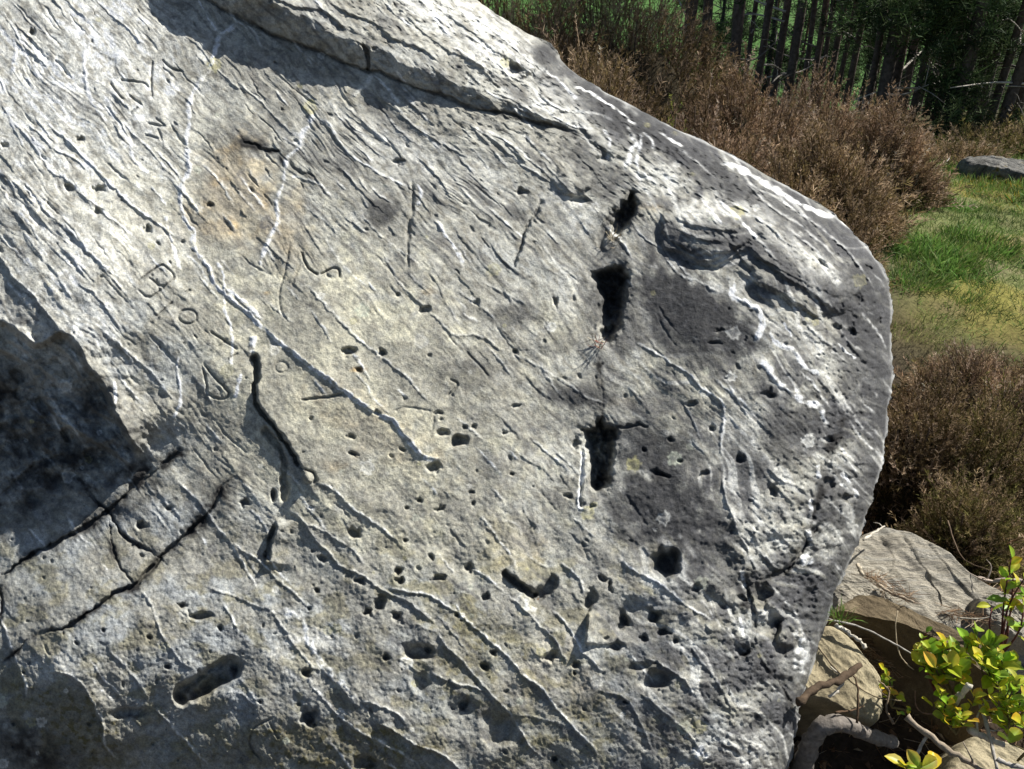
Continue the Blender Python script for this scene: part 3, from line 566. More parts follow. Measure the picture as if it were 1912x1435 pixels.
paleF = fld([(1315, 405, 75, 34, .8, 8), (1470, 455, 130, 26, .8, 38), (1560, 520, 60, 20, .6, 45), (110, 130, 260, 260, 1.0, 40), (200, 420, 200, 120, .5, 30), (640, 190, 160, 50, .35, 25), (60, 620, 120, 50, .5, 40), (130, 560, 110, 60, .9, 40), (100, 430, 160, 60, .7, 30), (260, 260, 160, 120, .6, 40), (760, 290, 140, 60, .5, 30), (880, 60, 260, 60, .8, 33), (1050, 190, 120, 40, .8, 35), (1230, 340, 60, 34, .8, 10), (1400, 380, 130, 34, .7, 33), (1470, 620, 120, 40, .6, 38), (1520, 640, 60, 24, .8, 40),
             (1380, 800, 60, 90, .5, 50), (1430, 980, 60, 70, .5, 40), (1590, 880, 50, 70, .5, 50), (1570, 1020, 60, 50, .8, 0), (1260, 1120, 120, 40, .4, 30), (1500, 1230, 50, 80, .5), (570, 1200, 60, 90, .6, 50), (1420, 1400, 80, 50, .7, 20), (100, 1250, 60, 50, .5), (1060, 380, 80, 30, .6, 40), (960, 560, 60, 20, .3), (1060, 560, 30, 60, .5), (980, 1130, 30, 16, .6, 40), (940, 360, 100, 40, .4, 40)])
blueF = fld([(250, 700, 220, 160, .8, 50), (420, 1200, 400, 180, .75, 20), (1200, 1250, 240, 140, .7, 20), (700, 90, 300, 40, .3, 25), (1300, 1300, 200, 180, .7), (300, 1000, 260, 120, .8), (950, 470, 140, 60, .4)])
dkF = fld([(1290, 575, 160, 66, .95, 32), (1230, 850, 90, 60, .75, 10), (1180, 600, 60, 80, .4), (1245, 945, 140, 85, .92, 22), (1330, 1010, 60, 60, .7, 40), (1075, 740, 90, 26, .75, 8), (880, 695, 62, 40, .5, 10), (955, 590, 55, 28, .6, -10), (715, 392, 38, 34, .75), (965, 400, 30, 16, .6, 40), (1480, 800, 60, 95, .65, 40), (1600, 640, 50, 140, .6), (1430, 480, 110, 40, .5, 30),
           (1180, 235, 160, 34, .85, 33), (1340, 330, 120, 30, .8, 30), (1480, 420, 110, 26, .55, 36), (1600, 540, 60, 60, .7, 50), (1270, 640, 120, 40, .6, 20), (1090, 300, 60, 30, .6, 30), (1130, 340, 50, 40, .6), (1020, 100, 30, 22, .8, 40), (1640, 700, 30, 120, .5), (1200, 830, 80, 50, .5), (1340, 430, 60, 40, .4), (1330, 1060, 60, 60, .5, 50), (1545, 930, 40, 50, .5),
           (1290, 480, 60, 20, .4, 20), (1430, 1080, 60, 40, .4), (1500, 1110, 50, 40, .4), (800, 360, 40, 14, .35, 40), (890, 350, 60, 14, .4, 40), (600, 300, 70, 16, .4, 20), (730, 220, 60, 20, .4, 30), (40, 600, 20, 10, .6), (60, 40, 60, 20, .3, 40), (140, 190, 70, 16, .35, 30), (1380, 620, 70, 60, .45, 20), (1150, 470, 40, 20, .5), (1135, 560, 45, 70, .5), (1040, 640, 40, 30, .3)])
stain_shadeF = fld([(30, 800, 120, 90, .75, 30), (120, 870, 150, 55, .85, -20), (60, 950, 110, 40, .5, -30), (250, 930, 90, 30, .6, -35), (60, 1400, 110, 60, .8, 30), (170, 760, 50, 60, .7, 40), (230, 820, 50, 60, .6), (40, 950, 60, 40, .5, -30), (230, 885, 70, 20, .8, -35), (205, 955, 40, 26, .8), (400, 920, 50, 14, .55, -45), (180, 800, 30, 30, .5), (10, 740, 40, 60, .9), (90, 1400, 120, 50, .5, 30), (1140, 540, 34, 50, .7), (1125, 800, 40, 20, .7), (1255, 1050, 30, 30, .4), (270, 860, 20, 16, .7), (530, 20, 60, 16, .3), (480, 40, 60, 14, .3, 30), (950, 215, 60, 8, .8, 15), (1040, 236, 50, 6, .6, 20), (1168, 402, 40, 30, .5)])  # black stain; also shade of left recess, corner and ledge foot put into colour
# fine lichen mottling
mot = sm(.05, .55, fbm(ALw / 26, ACw / 11, 1, 4)); mot2 = sm(.12, .5, fbm(U / 14, V / 14, 5, 4)); mot3 = sm(.0, .6, fbm(U / 70, V / 50, 6, 4))
def over(c, col, k): return c * (1 - k[..., None]) + col * k[..., None]
cmid = 0
c = np.broadcast_to(grey, U.shape + (3,)).copy()
lowz = sm(840, 1120, V) * (1 - sm(1250, 1350, U) * .4); rz = sm(1020, 1300, U)
streak = sm(-.25, .45, fbm(ALw / 130, ACw / 22, 1, 5)); cloud = sm(-.35, .45, fbm(U / 120, V / 90, 5, 5)); spk = sm(.1, .6, fbm(U / 7, V / 7, 2, 3))
c = over(c, np.array([.235, .24, .225]), np.clip(.6 * lowz, 0, 1) * (.4 + .8 * cloud))
c = over(c, cream, np.clip(creamF * (.55 + .5 * cloud), 0, 1)); c = over(c, blue, blueF * .7 * cloud); c = over(c, pale, np.clip(paleF * (.45 + .6 * streak), 0, 1))
c = over(c, ochre, np.clip(ochF * (.55 + .7 * mot3), 0, 1)); c = over(c, olive, np.clip(olF * (.55 + .8 * mot2), 0, 1)); c = over(c, olive * 1.2, .5 * lowz * sm(.0, .5, fbm(U / 60 + 9, V / 45, 6, 5)))
c = over(c, brownp, (.55 * mot * (1 - .45 * creamF)) * (1 - lowz * .5)); c = over(c, brownp, .35 * (1 - cloud) * (1 - paleF))
# dark weathering skin of the right side and along the rim, broken by pale streaks
skin = np.clip(.85 * rz * sm(.1, .62, fbm(U / 95 + 3, V / 70, 1, 5) * .9 + .42) + (1 - sm(25, 130, D)) * sm(40, 120, V) * .75, 0, 1) * (1 - .85 * paleF) * (1 - .7 * creamF)
skin = skin * (1 - .75 * sm(.12, .5, gn(ALw / 140, S / 17, 3) + .4 * gn(ALw / 60, S / 7, 5)))
c = over(c, darkp * (1.25 + .6 * spk[..., None]), skin); c = over(c, darkp * 1.1, .8 * (1 - sm(12, 75, D)) * sm(60, 150, V) * sm(-.5, .3, fbm(U / 50, V / 40, 2, 4)))
c = over(c, pale, .55 * sm(.18, .5, gn(ALw / 170, S / 13, 6)) * rz * (1 - dkF)); c = over(c, darkp * 1.5, .5 * sm(.2, .5, gn(ALw / 120 + 4, ACw / 9, 6)) * (1 - .8 * smooth_mid) * sm(-200, 900, U) * (1 - .6 * paleF))
c = over(c, darkp * 1.6, .45 * spk * (.3 + .7 * mot3) * (1 - .5 * creamF))
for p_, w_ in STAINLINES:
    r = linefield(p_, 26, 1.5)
    if r is not None: stain_shadeF[r[0]] = np.maximum(stain_shadeF[r[0]], .95 * np.exp(-(r[1] / (w_ * (.7 + 2.6 * (1 - r[3])))) ** 2) * (.35 + .9 * mot3[r[0]] + .4 * mot2[r[0]]))
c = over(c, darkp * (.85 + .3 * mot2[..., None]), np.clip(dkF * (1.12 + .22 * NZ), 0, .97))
c = over(c, black, np.clip(stain_shadeF * (.8 + .8 * NZ), 0, .96)); c = over(c, black * 2, np.clip(DARK, 0, .9))  # dark cracks, plus shade inside slots and pits put into the colour
rim_lit = (1 - sm(1, 5, D)) * sm(-.1, .3, gn(V / 40, U * 0 + .3, 2) + .25) * sm(100, 150, V)  # sunlit edge line along the silhouette, painted as a pale tone
c = over(c, white, np.clip(VEIN * (1 - .85 * stain_shadeF) * (.2 + .9 * sm(-.65, .2, fbm(U / 14, V / 14, 4, 3))) + .3 * rim_lit * (V > 0), 0, 1) * .8)
c = c * (1 + .10 * gn(U / 5, V / 5, 7) + .12 * gn(U / 12, V / 12, 2))[..., None]
for k in range(260):
    x, y = rs.uniform(0, 1650), rs.uniform(0, 1430); r = rs.choice([3, 4, 5, 7, 10, 14]); W = window([(x, y), (x + 1, y + 1)], r * 1.6)
    if W is None: continue
    q = np.hypot(U[W] - x, V[W] - y) / r + .35 * gn(U[W] / (r * .5) + k, V[W] / (r * .5), 3); ring = (1 - sm(.75, 1.05, q)) * (.45 + .55 * sm(.35, .8, q)); col = rs.choice([pale, pale, np.array([.40, .42, .33]), darkp * 1.6, darkp * 1.6, np.array([.36, .33, .16])])
    c[W] = over(c[W], col, ring * rs.uniform(.3, .75))
lum = c.mean(-1, keepdims=True) / .30; c = c * np.clip(lum, .15, 2) ** .34
vv_ = np.clip(VEIN * 1.0, 0, 1)[..., None]; c = np.clip(c * 1.28, 0, .74) * np.array([.965, .995, 1.03])
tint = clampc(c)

# ---- turn relief into a real surface: tilted face, rounded at rim, top, bottom and left
dr = rays(U, V)
MS, KS, BS = 1.0, -.12, -.71
T = (CAM[2] - BS) / (MS * dr[..., 1] + KS * dr[..., 0] - dr[..., 2])
Rr = np.interp(V, [0, 300, 600, 1000, 1435], [170, 200, 260, 230, 170])
q = np.clip(1 - D / Rr, 0, 1); T = T - H * 1.0 + np.interp(V, [0, 300, 600, 1000, 1435], [.22, .26, .34, .30, .22]) * (1 - np.sqrt(np.clip(1 - q * q, 0, 1)) )
q = np.clip((-50 - V) / 180, 0, 1); T += .9 * (1 - np.sqrt(np.clip(1 - q * q, 0, 1)))
q = np.clip((-60 - U) / 200, 0, 1); T += .8 * (1 - np.sqrt(np.clip(1 - q * q, 0, 1)))
P = CAM + dr * T[..., None]
rim = P[:, -1]; tr = T[:, -1]
nrm2 = np.stack([-cosn, slope * cosn], -1)     # inwards in photo pixels
wrap = []
for k in range(1, NW + 1):
    a = k / NW * math.pi / 2 * .98
    sh = 330 * (1 - math.cos(a)); 
    uu = xs_ + (xR - xs_) * math.exp(-k / 3.) + nrm2[:, 0] * sh + 5 * gn(vy / 25, vy * 0 + k * .35, 4) * min(1, k / 8); vv = vy + nrm2[:, 1] * sh
    wrap.append(CAM + rays(uu, vv) * (tr + .95 * math.sin(a) + .025 * fbm(vy / 60, vy * 0 + k * .2, 2, 3) * min(1, k / 5))[:, None])
P = np.concatenate([P, np.stack(wrap, 1)], 1)
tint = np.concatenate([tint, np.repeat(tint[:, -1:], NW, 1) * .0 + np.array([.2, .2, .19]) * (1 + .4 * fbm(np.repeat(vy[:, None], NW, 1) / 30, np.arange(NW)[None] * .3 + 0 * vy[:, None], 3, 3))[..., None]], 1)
n0, n1 = P.shape[:2]; idx = np.arange(n0 * n1).reshape(n0, n1)
FQ = np.stack([idx[:-1, :-1], idx[1:, :-1], idx[1:, 1:], idx[:-1, 1:]], -1).reshape(-1, 4)
loop = np.concatenate([idx[0, :], idx[1:, -1], idx[-1, -2::-1], idx[-2:0:-1, 0]])
cen = np.array([[-.1, 3.0, -.6]]); VV = np.vstack([P.reshape(-1, 3), cen]); ci = len(VV) - 1
FT = np.stack([loop, np.roll(loop, -1), np.full(len(loop), ci)], -1)
m_b, nt, b = newmat("weathered_limestone", .92, .25)
a_ = nt.nodes.new("ShaderNodeAttribute"); a_.attribute_name = "tint"; co = coords(nt)
g1 = noise(nt, 330, 3, .7, co); g2 = noise(nt, 90, 5, .65, co); g3 = noise(nt, 28, 6, .6, co, .3)
r1 = ramp(nt, g1.outputs["Fac"], [(.3, (.66,) * 3), (.7, (1.24,) * 3)]); r2 = ramp(nt, g2.outputs["Fac"], [(.32, (.70, .72, .76)), (.68, (1.2, 1.18, 1.13))])
cc = mix(nt, a_.outputs["Color"], r1.outputs[0], 1., 'MULTIPLY'); cc = mix(nt, cc, r2.outputs[0], 1., 'MULTIPLY'); nt.links.new(cc, b.inputs["Base Color"])
nb = bump(nt, g3.outputs["Fac"], .6, .0028); nb = bump(nt, g2.outputs["Fac"], .7, .0016, nb); nb = bump(nt, g1.outputs["Fac"], .8, .0016, nb); nt.links.new(nb, b.inputs["Normal"])
tt = np.vstack([tint.reshape(-1, 3), [[.1, .1, .1]]])
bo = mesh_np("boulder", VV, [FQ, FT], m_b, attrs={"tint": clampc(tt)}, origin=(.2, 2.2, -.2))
tag(bo, "huge pale grey boulder with white veins, three dark slots and carved marks", "boulder")
def rock_pt(u, v):
    i = int(np.clip(np.searchsorted(vy, v), 0, NR - 1)); j = int(np.clip((u - XL) / (xR[i] - XL) * (NC - 1), 0, NC - 1)); return P[i, j], T[i, j]
# ------------------------------------------------------------------ building blocks for the rest
rnd = random.Random(11); nr = np.random.RandomState(11)
def frames(dirs, spin):
    d = dirs / np.linalg.norm(dirs, axis=1, keepdims=True)
    a = np.where(np.abs(d[:, 2:3]) < .9, np.array([[0, 0, 1.]]), np.array([[1., 0, 0]]))
    x = np.cross(a, d); x /= np.linalg.norm(x, axis=1, keepdims=True); y = np.cross(d, x)
    c, s_ = np.cos(spin)[:, None], np.sin(spin)[:, None]
    return np.stack([x * c + y * s_, -x * s_ + y * c, d], 2)      # columns
def instance(protos, pos, dirs, scale, cols, spin=None, widthx=1.0):
    """protos: list of (verts, quads, shade(nv,3)); returns merged V,F,tint"""
    n = len(pos); spin = nr.rand(n) * 6.283 if spin is None else spin
    R = frames(dirs, spin); pick = nr.randint(0, len(protos), n); Vs, Fs, Cs = [], [], []; off = 0
    for k, (pv, pf, pc) in enumerate(protos):
        m = pick == k
        if not m.any(): continue
        sc = np.asarray(scale)[m] if np.ndim(scale) else np.full(m.sum(), scale)
        v = np.einsum('nij,vj->nvi', R[m], pv) * sc[:, None, None] + pos[m][:, None, :]
        f = pf[None] + (np.arange(m.sum()) * len(pv))[:, None, None] + off
        Vs.append(v.reshape(-1, 3)); Fs.append(f.reshape(-1, pf.shape[1])); Cs.append((cols[m][:, None, :] * pc[None]).reshape(-1, 3)); off += v.shape[0] * v.shape[1]
    return np.concatenate(Vs), np.concatenate(Fs), clampc(np.concatenate(Cs))
def tube_arr(pts, radii, sides=7, jit=0.0, cap=True):
    p = np.asarray(pts, float); r = np.broadcast_to(np.asarray(radii, float), (len(p),)).copy()
    tg = np.gradient(p, axis=0); tg /= np.linalg.norm(tg, axis=1, keepdims=True) + 1e-12
    a = np.array([.31, .23, .92]) if abs(tg[0, 2]) < .8 else np.array([1., .1, 0]); u0 = np.cross(tg[0], a); u0 /= np.linalg.norm(u0); Vv = []
    for k in range(len(p)):
        u0 = u0 - tg[k] * u0.dot(tg[k]); u0 /= np.linalg.norm(u0); w0 = np.cross(tg[k], u0); an = np.arange(sides) / sides * 2 * math.pi
        rr = r[k] * (1 + jit * nr.randn(sides)); Vv.append(p[k] + (np.cos(an) * rr)[:, None] * u0 + (np.sin(an) * rr)[:, None] * w0)
    Vv = np.concatenate(Vv); i = np.arange(len(p) - 1)[:, None] * sides; j = np.arange(sides)[None]; jn = (j + 1) % sides
    Fq = np.stack([i + j, i + jn, i + sides + jn, i + sides + j], -1).reshape(-1, 4)
    if cap:
        n = len(Vv); Vv = np.vstack([Vv, p[:1], p[-1:]]); e = (len(p) - 1) * sides
        k = np.arange(sides); kn = (k + 1) % sides
        Fq = np.vstack([Fq, np.stack([kn, k, np.full(sides, n), np.full(sides, n)], -1), np.stack([e + k, e + kn, np.full(sides, n + 1), np.full(sides, n + 1)], -1)])
    return Vv, Fq
def fixq(Fq):
    t = Fq[:, 2] == Fq[:, 3]; return [Fq[~t], Fq[t][:, :3]]
def join(parts):
    Vs, Fs, off = [], [], 0
    for v, f in parts: Vs.append(v); Fs.append(f + off); off += len(v)
    return np.vstack(Vs), np.vstack(Fs)
def smooth3(p, n=6):
    p = np.asarray(p, float)
    if len(p) < 3: return np.array([p[0] + (p[-1] - p[0]) * k / n for k in range(n + 1)])
    q = np.vstack([2 * p[0] - p[1], p, 2 * p[-1] - p[-2]]); o = []
    for i in range(1, len(q) - 2):
        for k in range(n):
            t = k / n; o.append(.5 * ((2 * q[i]) + (-q[i - 1] + q[i + 1]) * t + (2 * q[i - 1] - 5 * q[i] + 4 * q[i + 1] - q[i + 2]) * t * t + (-q[i - 1] + 3 * q[i] - 3 * q[i + 1] + q[i + 2]) * t ** 3))
    o.append(q[-2]); return np.array(o)

# ------------------------------------------------------------------ rocks at lower right and one far off
def slab(name, label, cat, outline, tc, normal, thick, mat, amp=.01, roundw=.12, seed=1, flare=.15, strata=0.0, lumps=()):
    o = np.asarray(outline, float); c2 = o.mean(0); pc = at(c2[0], c2[1], tc); n = np.array(normal, float); n /= np.linalg.norm(n)
    d = rays(o[:, 0], o[:, 1]); t = ((pc - CAM) @ n) / (d @ n); W = CAM + d * t[:, None]
    ax = np.cross(n, [0, 1, 0]); ax /= np.linalg.norm(ax); ay = np.cross(n, ax)
    xy = np.stack([(W - pc) @ ax, (W - pc) @ ay], 1); xy = smooth3(np.vstack([xy, xy[:1]]), 5)[:-1]
    th = np.unwrap(np.arctan2(xy[:, 1], xy[:, 0]));
    A = 260; R_ = 56; S_ = 16
    seglen = np.hypot(*(np.roll(xy, -1, 0) - xy).T); cum = np.concatenate([[0], np.cumsum(seglen)]); xyc = np.vstack([xy, xy[:1]])
    q = np.linspace(0, cum[-1], A, endpoint=False); ex = np.interp(q, cum, xyc[:, 0]); ey = np.interp(q, cum, xyc[:, 1]); size = cum[-1] / 6
    rough = 1 + .02 * fbm(q / size * 4, q * 0 + seed, seed, 4); ex = ex * rough; ey = ey * rough
    rr = (np.linspace(.0008, 1, R_) ** .8)[:, None]; X = ex[None] * rr; Y = ey[None] * rr
    Z = amp * (fbm(X / size * 1.7 + seed, Y / size * 1.7, seed, 6) + strata * np.floor(2 * gn(X / size * .6 + Y / size, Y / size * .8, seed + 1) * 2) / 2 + .35 * (1 - 2 * np.abs(gn((X + Y) / size * 5, (X - Y) / size * 1.2, 3))))
    for lx, ly, lr, lh in lumps: Z = Z + lh * np.exp(-((X / size - lx) ** 2 + (Y / size - ly) ** 2) / lr ** 2)
    e = np.clip((rr - (1 - roundw)) / roundw, 0, 1); Z = Z - thick * .22 * (1 - np.sqrt(1 - e * e * .98))
    top = pc + X[..., None] * ax + Y[..., None] * ay + Z[..., None] * n
    sides = []
    for k in range(1, S_ + 1):
        a = k / S_; f = 1 + flare * a * .3 + .03 * fbm(q / size * 5, q * 0 + a * 3, seed + 2, 4) * min(1, k / 4)
        zz = Z[-1] - a * thick
        sides.append(pc + (ex * f)[:, None] * ax + (ey * f)[:, None] * ay + zz[:, None] * n)
    Pn = np.concatenate([top, np.stack(sides)], 0); m0, m1 = Pn.shape[:2]; ix = np.arange(m0 * m1).reshape(m0, m1); nx = np.roll(ix, -1, 1)
    fq = np.stack([ix[:-1], ix[1:], nx[1:], nx[:-1]], -1).reshape(-1, 4)
    if np.dot(np.cross(ax, ay), n) < 0: fq = fq[:, ::-1]
    ob = mesh_np(name, Pn.reshape(-1, 3), fq, mat)
    return tag(ob, label, cat)
m_slab = rock_mat("pale_layered_rock", [(.30, (.09, .088, .08)), (.42, (.27, .25, .21)), (.5, (.42, .385, .31)), (.6, (.33, .315, .275)), (.72, (.56, .52, .43))], 4.5, 260, .0035, ((0, 0, .75), (1.2, 6, 1)))
m_tan = rock_mat("tan_rock", [(.3, (.16, .135, .085)), (.45, (.32, .275, .18)), (.7, (.42, .37, .25))], 4, 260, .002)
m_brown = rock_mat("brown_rock", [(.3, (.06, .045, .028)), (.5, (.13, .10, .06)), (.7, (.27, .22, .14))], 5, 260, .004)
m_mossrock = rock_mat("mossy_flat_rock", [(.35, (.04, .04, .035)), (.48, (.13, .13, .12)), (.58, (.24, .235, .22)), (.66, (.16, .12, .03))], 8, 120, .006)
slab("rock_slab", "pale grey layered slab sunlit behind the boulder's lower right edge", "rock", [(1560, 1030), (1610, 992), (1655, 976), (1705, 992), (1760, 1022), (1800, 1062), (1855, 1098), (1925, 1130), (2020, 1210), (1990, 1290), (1900, 1275), (1800, 1215), (1740, 1180), (1640, 1130), (1570, 1120), (1530, 1080)], 2.2, (.10, -.42, .9), .30, m_slab, .014, .09, 2, strata=.6, lumps=((-.35, -.3, .3, .02),))
slab("rock_slab", "small pale slab with dark cracks at the right edge, beside the red-stemmed shrub", "rock", [(1828, 1108), (1872, 1102), (1915, 1128), (1975, 1165), (1990, 1215), (1930, 1205), (1868, 1170), (1840, 1140)], 2.12, (.12, -.3, .94), .16, m_slab, .012, .14, 4, strata=.6)
slab("ledge_rock", "brown ledge with a lit top and a dark shaded front face below the pale slab", "rock", [(1548, 1135), (1572, 1112), (1606, 1100), (1672, 1118), (1735, 1148), (1790, 1172), (1850, 1212), (1900, 1255), (1890, 1285), (1820, 1240), (1760, 1200), (1700, 1172), (1640, 1140), (1590, 1142)], 2.02, (.05, -.15, .98), .34, m_brown, .008, .2, 3, flare=-.5)
slab("rock_slab", "low pale grey piece wedged behind the brown ledge beside the boulder", "rock", [(1530, 1100), (1580, 1065), (1630, 1085), (1680, 1125), (1640, 1140), (1590, 1150), (1550, 1142)], 2.12, (.0, -.35, .93), .2, m_slab, .006, .15, 6)
slab("tan_rock", "smooth tan sloping rock beside the boulder's lower edge, above the grey root", "rock", [(1500, 1190), (1540, 1163), (1575, 1172), (1612, 1212), (1650, 1262), (1658, 1300), (1648, 1350), (1600, 1345), (1555, 1318), (1500, 1295), (1470, 1260)], 1.92, (.15, -.5, .85), .28, m_tan, .006, .16, 5, flare=-.5)
slab("tan_rock", "smooth tan rock in the bottom right corner under the sticks", "rock", [(1786, 1400), (1830, 1368), (1905, 1388), (1990, 1430), (2010, 1510), (1850, 1530), (1770, 1470)], 1.82, (.1, -.35, .92), .2, m_tan, .006, .16, 7)
slab("flat_rock", "flat mossy grey rock lying in the grass at the far right", "rock", [(1790, 297), (1822, 289), (1880, 294), (1960, 300), (2010, 322), (1985, 340), (1905, 325), (1862, 313), (1815, 308)], 6.9, (.0, -.12, .98), .3, m_mossrock, .022, .2, 9)

# ------------------------------------------------------------------ heather
def sprig_proto(seed, nfl=16, fl=.13, fw=.022):
    r = np.random.RandomState(seed); bend = r.uniform(-.18, .18, 2)
    zs = np.linspace(0, 1, 4); cx = bend[0] * zs ** 2; cy = bend[1] * zs ** 2; P_ = np.stack([cx, cy, zs], 1)
    v, f = tube_arr(P_, [.014, .012, .009, .004], 3, 0, False); sh = [np.full((len(v), 3), .75)]
    vs, fs, off = [v], [f], len(v)
    for k in range(nfl):
        z = r.uniform(.15, 1.0) ** .7; b0 = np.array([np.interp(z, zs, cx), np.interp(z, zs, cy), z]); a = r.uniform(0, 6.28); up = r.uniform(.5, 1.4); L = fl * r.uniform(.6, 1.5)
        d = np.array([math.cos(a), math.sin(a), up]); d /= np.linalg.norm(d); sd = np.cross(d, r.randn(3)); sd /= np.linalg.norm(sd); w2 = fw * r.uniform(.6, 1.3)
        q = np.array([b0 - sd * w2 * .4, b0 + sd * w2 * .4, b0 + d * L * .7 + sd * w2 * .6, b0 + d * L]); vs.append(q); fs.append(np.array([[0, 1, 2, 3]]) + off); off += 4
        sh.append(np.full((4, 3), r.uniform(.6, 1.5)) * (1 + .35 * (z - .5)))
    return np.vstack(vs), np.vstack(fs), np.vstack(sh)
SPR = [sprig_proto(k) for k in range(7)]
m_heath = tint_mat("heather_sprigs", .9, .1, .3, 120, 0, .3)
m_stem = tint_mat("woody_stems", .95, .1, .4, 40, .01)
PAL = dict(mauve=[(.26, .205, .15), (.20, .15, .10), (.15, .115, .065), (.32, .27, .215), (.12, .115, .045)], olive=[(.15, .13, .055), (.10, .10, .035), (.21, .17, .10), (.26, .21, .15), (.085, .09, .03)],
           brown=[(.20, .155, .095), (.14, .11, .055), (.26, .21, .145), (.12, .10, .045), (.32, .26, .20)], green=[(.13, .17, .03), (.09, .12, .025), (.22, .25, .06), (.17, .14, .07)])
def bush(label, px, py, t, hw, pal, n=1500, deep=.8, slen=(.09, .2), group=None, hmin=.2, name="heather_bush"):
    pt = at(px, py, t); x, y = pt[0], pt[1]; rx = hw / F * t; ry = rx * deep; gz = float(terr(x, y)); h = max(hmin, pt[2] - gz)
    root = empty(name, (x, y, gz), label, "heather", group)
    r = np.sqrt(nr.rand(n)) * 1.0; a = nr.rand(n) * 6.283; X = r * np.cos(a); Y = r * np.sin(a)
    sd = nr.randint(0, 100)
    dome = lambda X, Y: h * np.clip(1 - np.hypot(X, Y) ** 2.6, 0, 1) ** .8 * (.82 + .38 * gn(X * 2.3 + sd, Y * 2.3, 2) + .2 * gn(X * 6, Y * 6 + sd, 4))
    wx, wy = x + X * rx, y + Y * ry; L = nr.uniform(slen[0], slen[1], n) * (1 + .7 * (nr.rand(n) < .07)); hz = dome(X, Y); layer = nr.rand(n) ** .45
    z = terr(wx, wy) + np.clip(hz * layer - L * .75, -.01, None)
    dirs = np.stack([X * .75 + nr.randn(n) * .28, Y * .75 + nr.randn(n) * .28, 1.0 - .35 * r + nr.randn(n) * .15], 1)
    P_ = np.array(PAL[pal]) * np.array([1.36, 1.27, 1.25]); clump = (gn(X * 3 + sd, Y * 3, 6) * 1.6 + 2 + nr.randn(n) * .8).astype(int) % len(P_); c = P_[clump] * nr.uniform(.7, 1.35, (n, 1)) * (1 + .6 * gn(X * 2.2 + sd, Y * 2.2 + 3, 7))[:, None]
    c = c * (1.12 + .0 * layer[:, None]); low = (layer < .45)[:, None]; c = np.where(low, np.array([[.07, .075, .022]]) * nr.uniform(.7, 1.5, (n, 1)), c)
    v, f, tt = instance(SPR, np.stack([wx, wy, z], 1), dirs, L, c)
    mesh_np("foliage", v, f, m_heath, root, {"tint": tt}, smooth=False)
    # woody stems: bare branching twigs from the base
    parts = []
    for k in range(14):
        a = rnd.uniform(0, 6.28); rr = rnd.uniform(.3, .95); X1, Y1 = rr * math.cos(a), rr * math.sin(a); hh = float(dome(np.array(X1), np.array(Y1)))
        p0 = np.array([x + X1 * rx * .15, y + Y1 * ry * .15, gz - .02]); p2 = np.array([x + X1 * rx, y + Y1 * ry, float(terr(x + X1 * rx, y + Y1 * ry)) + hh * .85]); p1 = (p0 + p2) / 2 + np.array([X1 * rx * .2, Y1 * ry * .2, -h * .05])
        parts.append(tube_arr(smooth3([p0, p1, p2], 4), np.linspace(.009, .003, 9), 5, .1))
    v, f = join(parts); mesh_np("stems", v, fixq(f), m_stem, root, {"tint": np.full((len(v), 3), 1.) * np.array([.13, .10, .075])})
    # solid core for the inner twigs, its dark colour standing for their shade
    A_, R_ = 40, 14; rr, aa = np.meshgrid(np.linspace(0, .93, R_), np.linspace(0, 6.283, A_, endpoint=False)); X, Y = rr * np.cos(aa), rr * np.sin(aa)
    Zc = terr(x + X * rx, y + Y * ry) - .03 + .52 * dome(X, Y); v = np.stack([x + X * rx, y + Y * ry, Zc], -1).reshape(-1, 3); ix = np.arange(A_ * R_).reshape(A_, R_); nx = np.roll(ix, -1, 0)
    f = np.stack([ix[:, :-1], ix[:, 1:], nx[:, 1:], nx[:, :-1]], -1).reshape(-1, 4); mesh_np("shade_core", v, f, m_stem, root, {"tint": np.full((len(v), 3), 1.) * np.array([.035, .028, .016])})
    return root
G1 = "heather bushes behind the boulder"
bush("brown heather right behind the boulder's upper rim at the top", 960, -75, 4.4, 280, 'brown', 3600, group=G1)
bush("tall brown heather at the top, in front of the first dark pine stems", 1170, -135, 5.2, 280, 'brown', 4200, group=G1)
bush("dark green brown heather touching the rim above the yellow green gap", 1120, 50, 3.9, 160, 'brown', 3000, group=G1, slen=(.08, .16))
bush("olive heather patch with grey tips below the leftmost pine stems", 1290, 40, 5.6, 160, 'olive', 3200, group=G1)
bush("mauve brown heather in the middle of the slope beyond the boulder", 1420, 115, 5.2, 160, 'mauve', 3000, group=G1)
bush("pale mauve heather hugging the boulder's rim, left of the dark hollow", 1345, 170, 4.1, 130, 'mauve', 2600, group=G1, slen=(.08, .17))
bush("broad mauve brown heather right against the pine stems", 1570, 125, 5.8, 170, 'mauve', 3400, group=G1)
bush("rounded mauve heather at the right end of the bank, next to the grass", 1690, 170, 5.4, 95, 'mauve', 2600, group=G1)
bush("brown heather halfway down the bank under the rounded mauve one", 1570, 225, 4.5, 130, 'brown', 2800, group=G1)
bush("dark brown heather touching the boulder's white streaked rim", 1490, 285, 3.8, 95, 'brown', 2200, group=G1, slen=(.07, .15))
bush("small dark green brown heather at the boulder's shoulder beside the grass", 1612, 352, 3.8, 55, 'brown', 1300, group=G1, slen=(.06, .12))
bush("yellow green low shrub peeping over the rim between two heathers", 1255, 165, 3.55, 60, 'green', 500, group=None, slen=(.05, .10), name="low_shrub")
G2 = "heather bushes on the bank right of the boulder"
bush("green brown heather hanging over the dark hollow at the boulder's right edge", 1760, 700, 3.05, 115, 'brown', 3400, slen=(.05, .11), group=G2, hmin=.3)
bush("brown heather at the right edge of the picture above the leafy shrub", 1890, 705, 3.0, 130, 'olive', 3400, slen=(.05, .11), group=G2, hmin=.3)
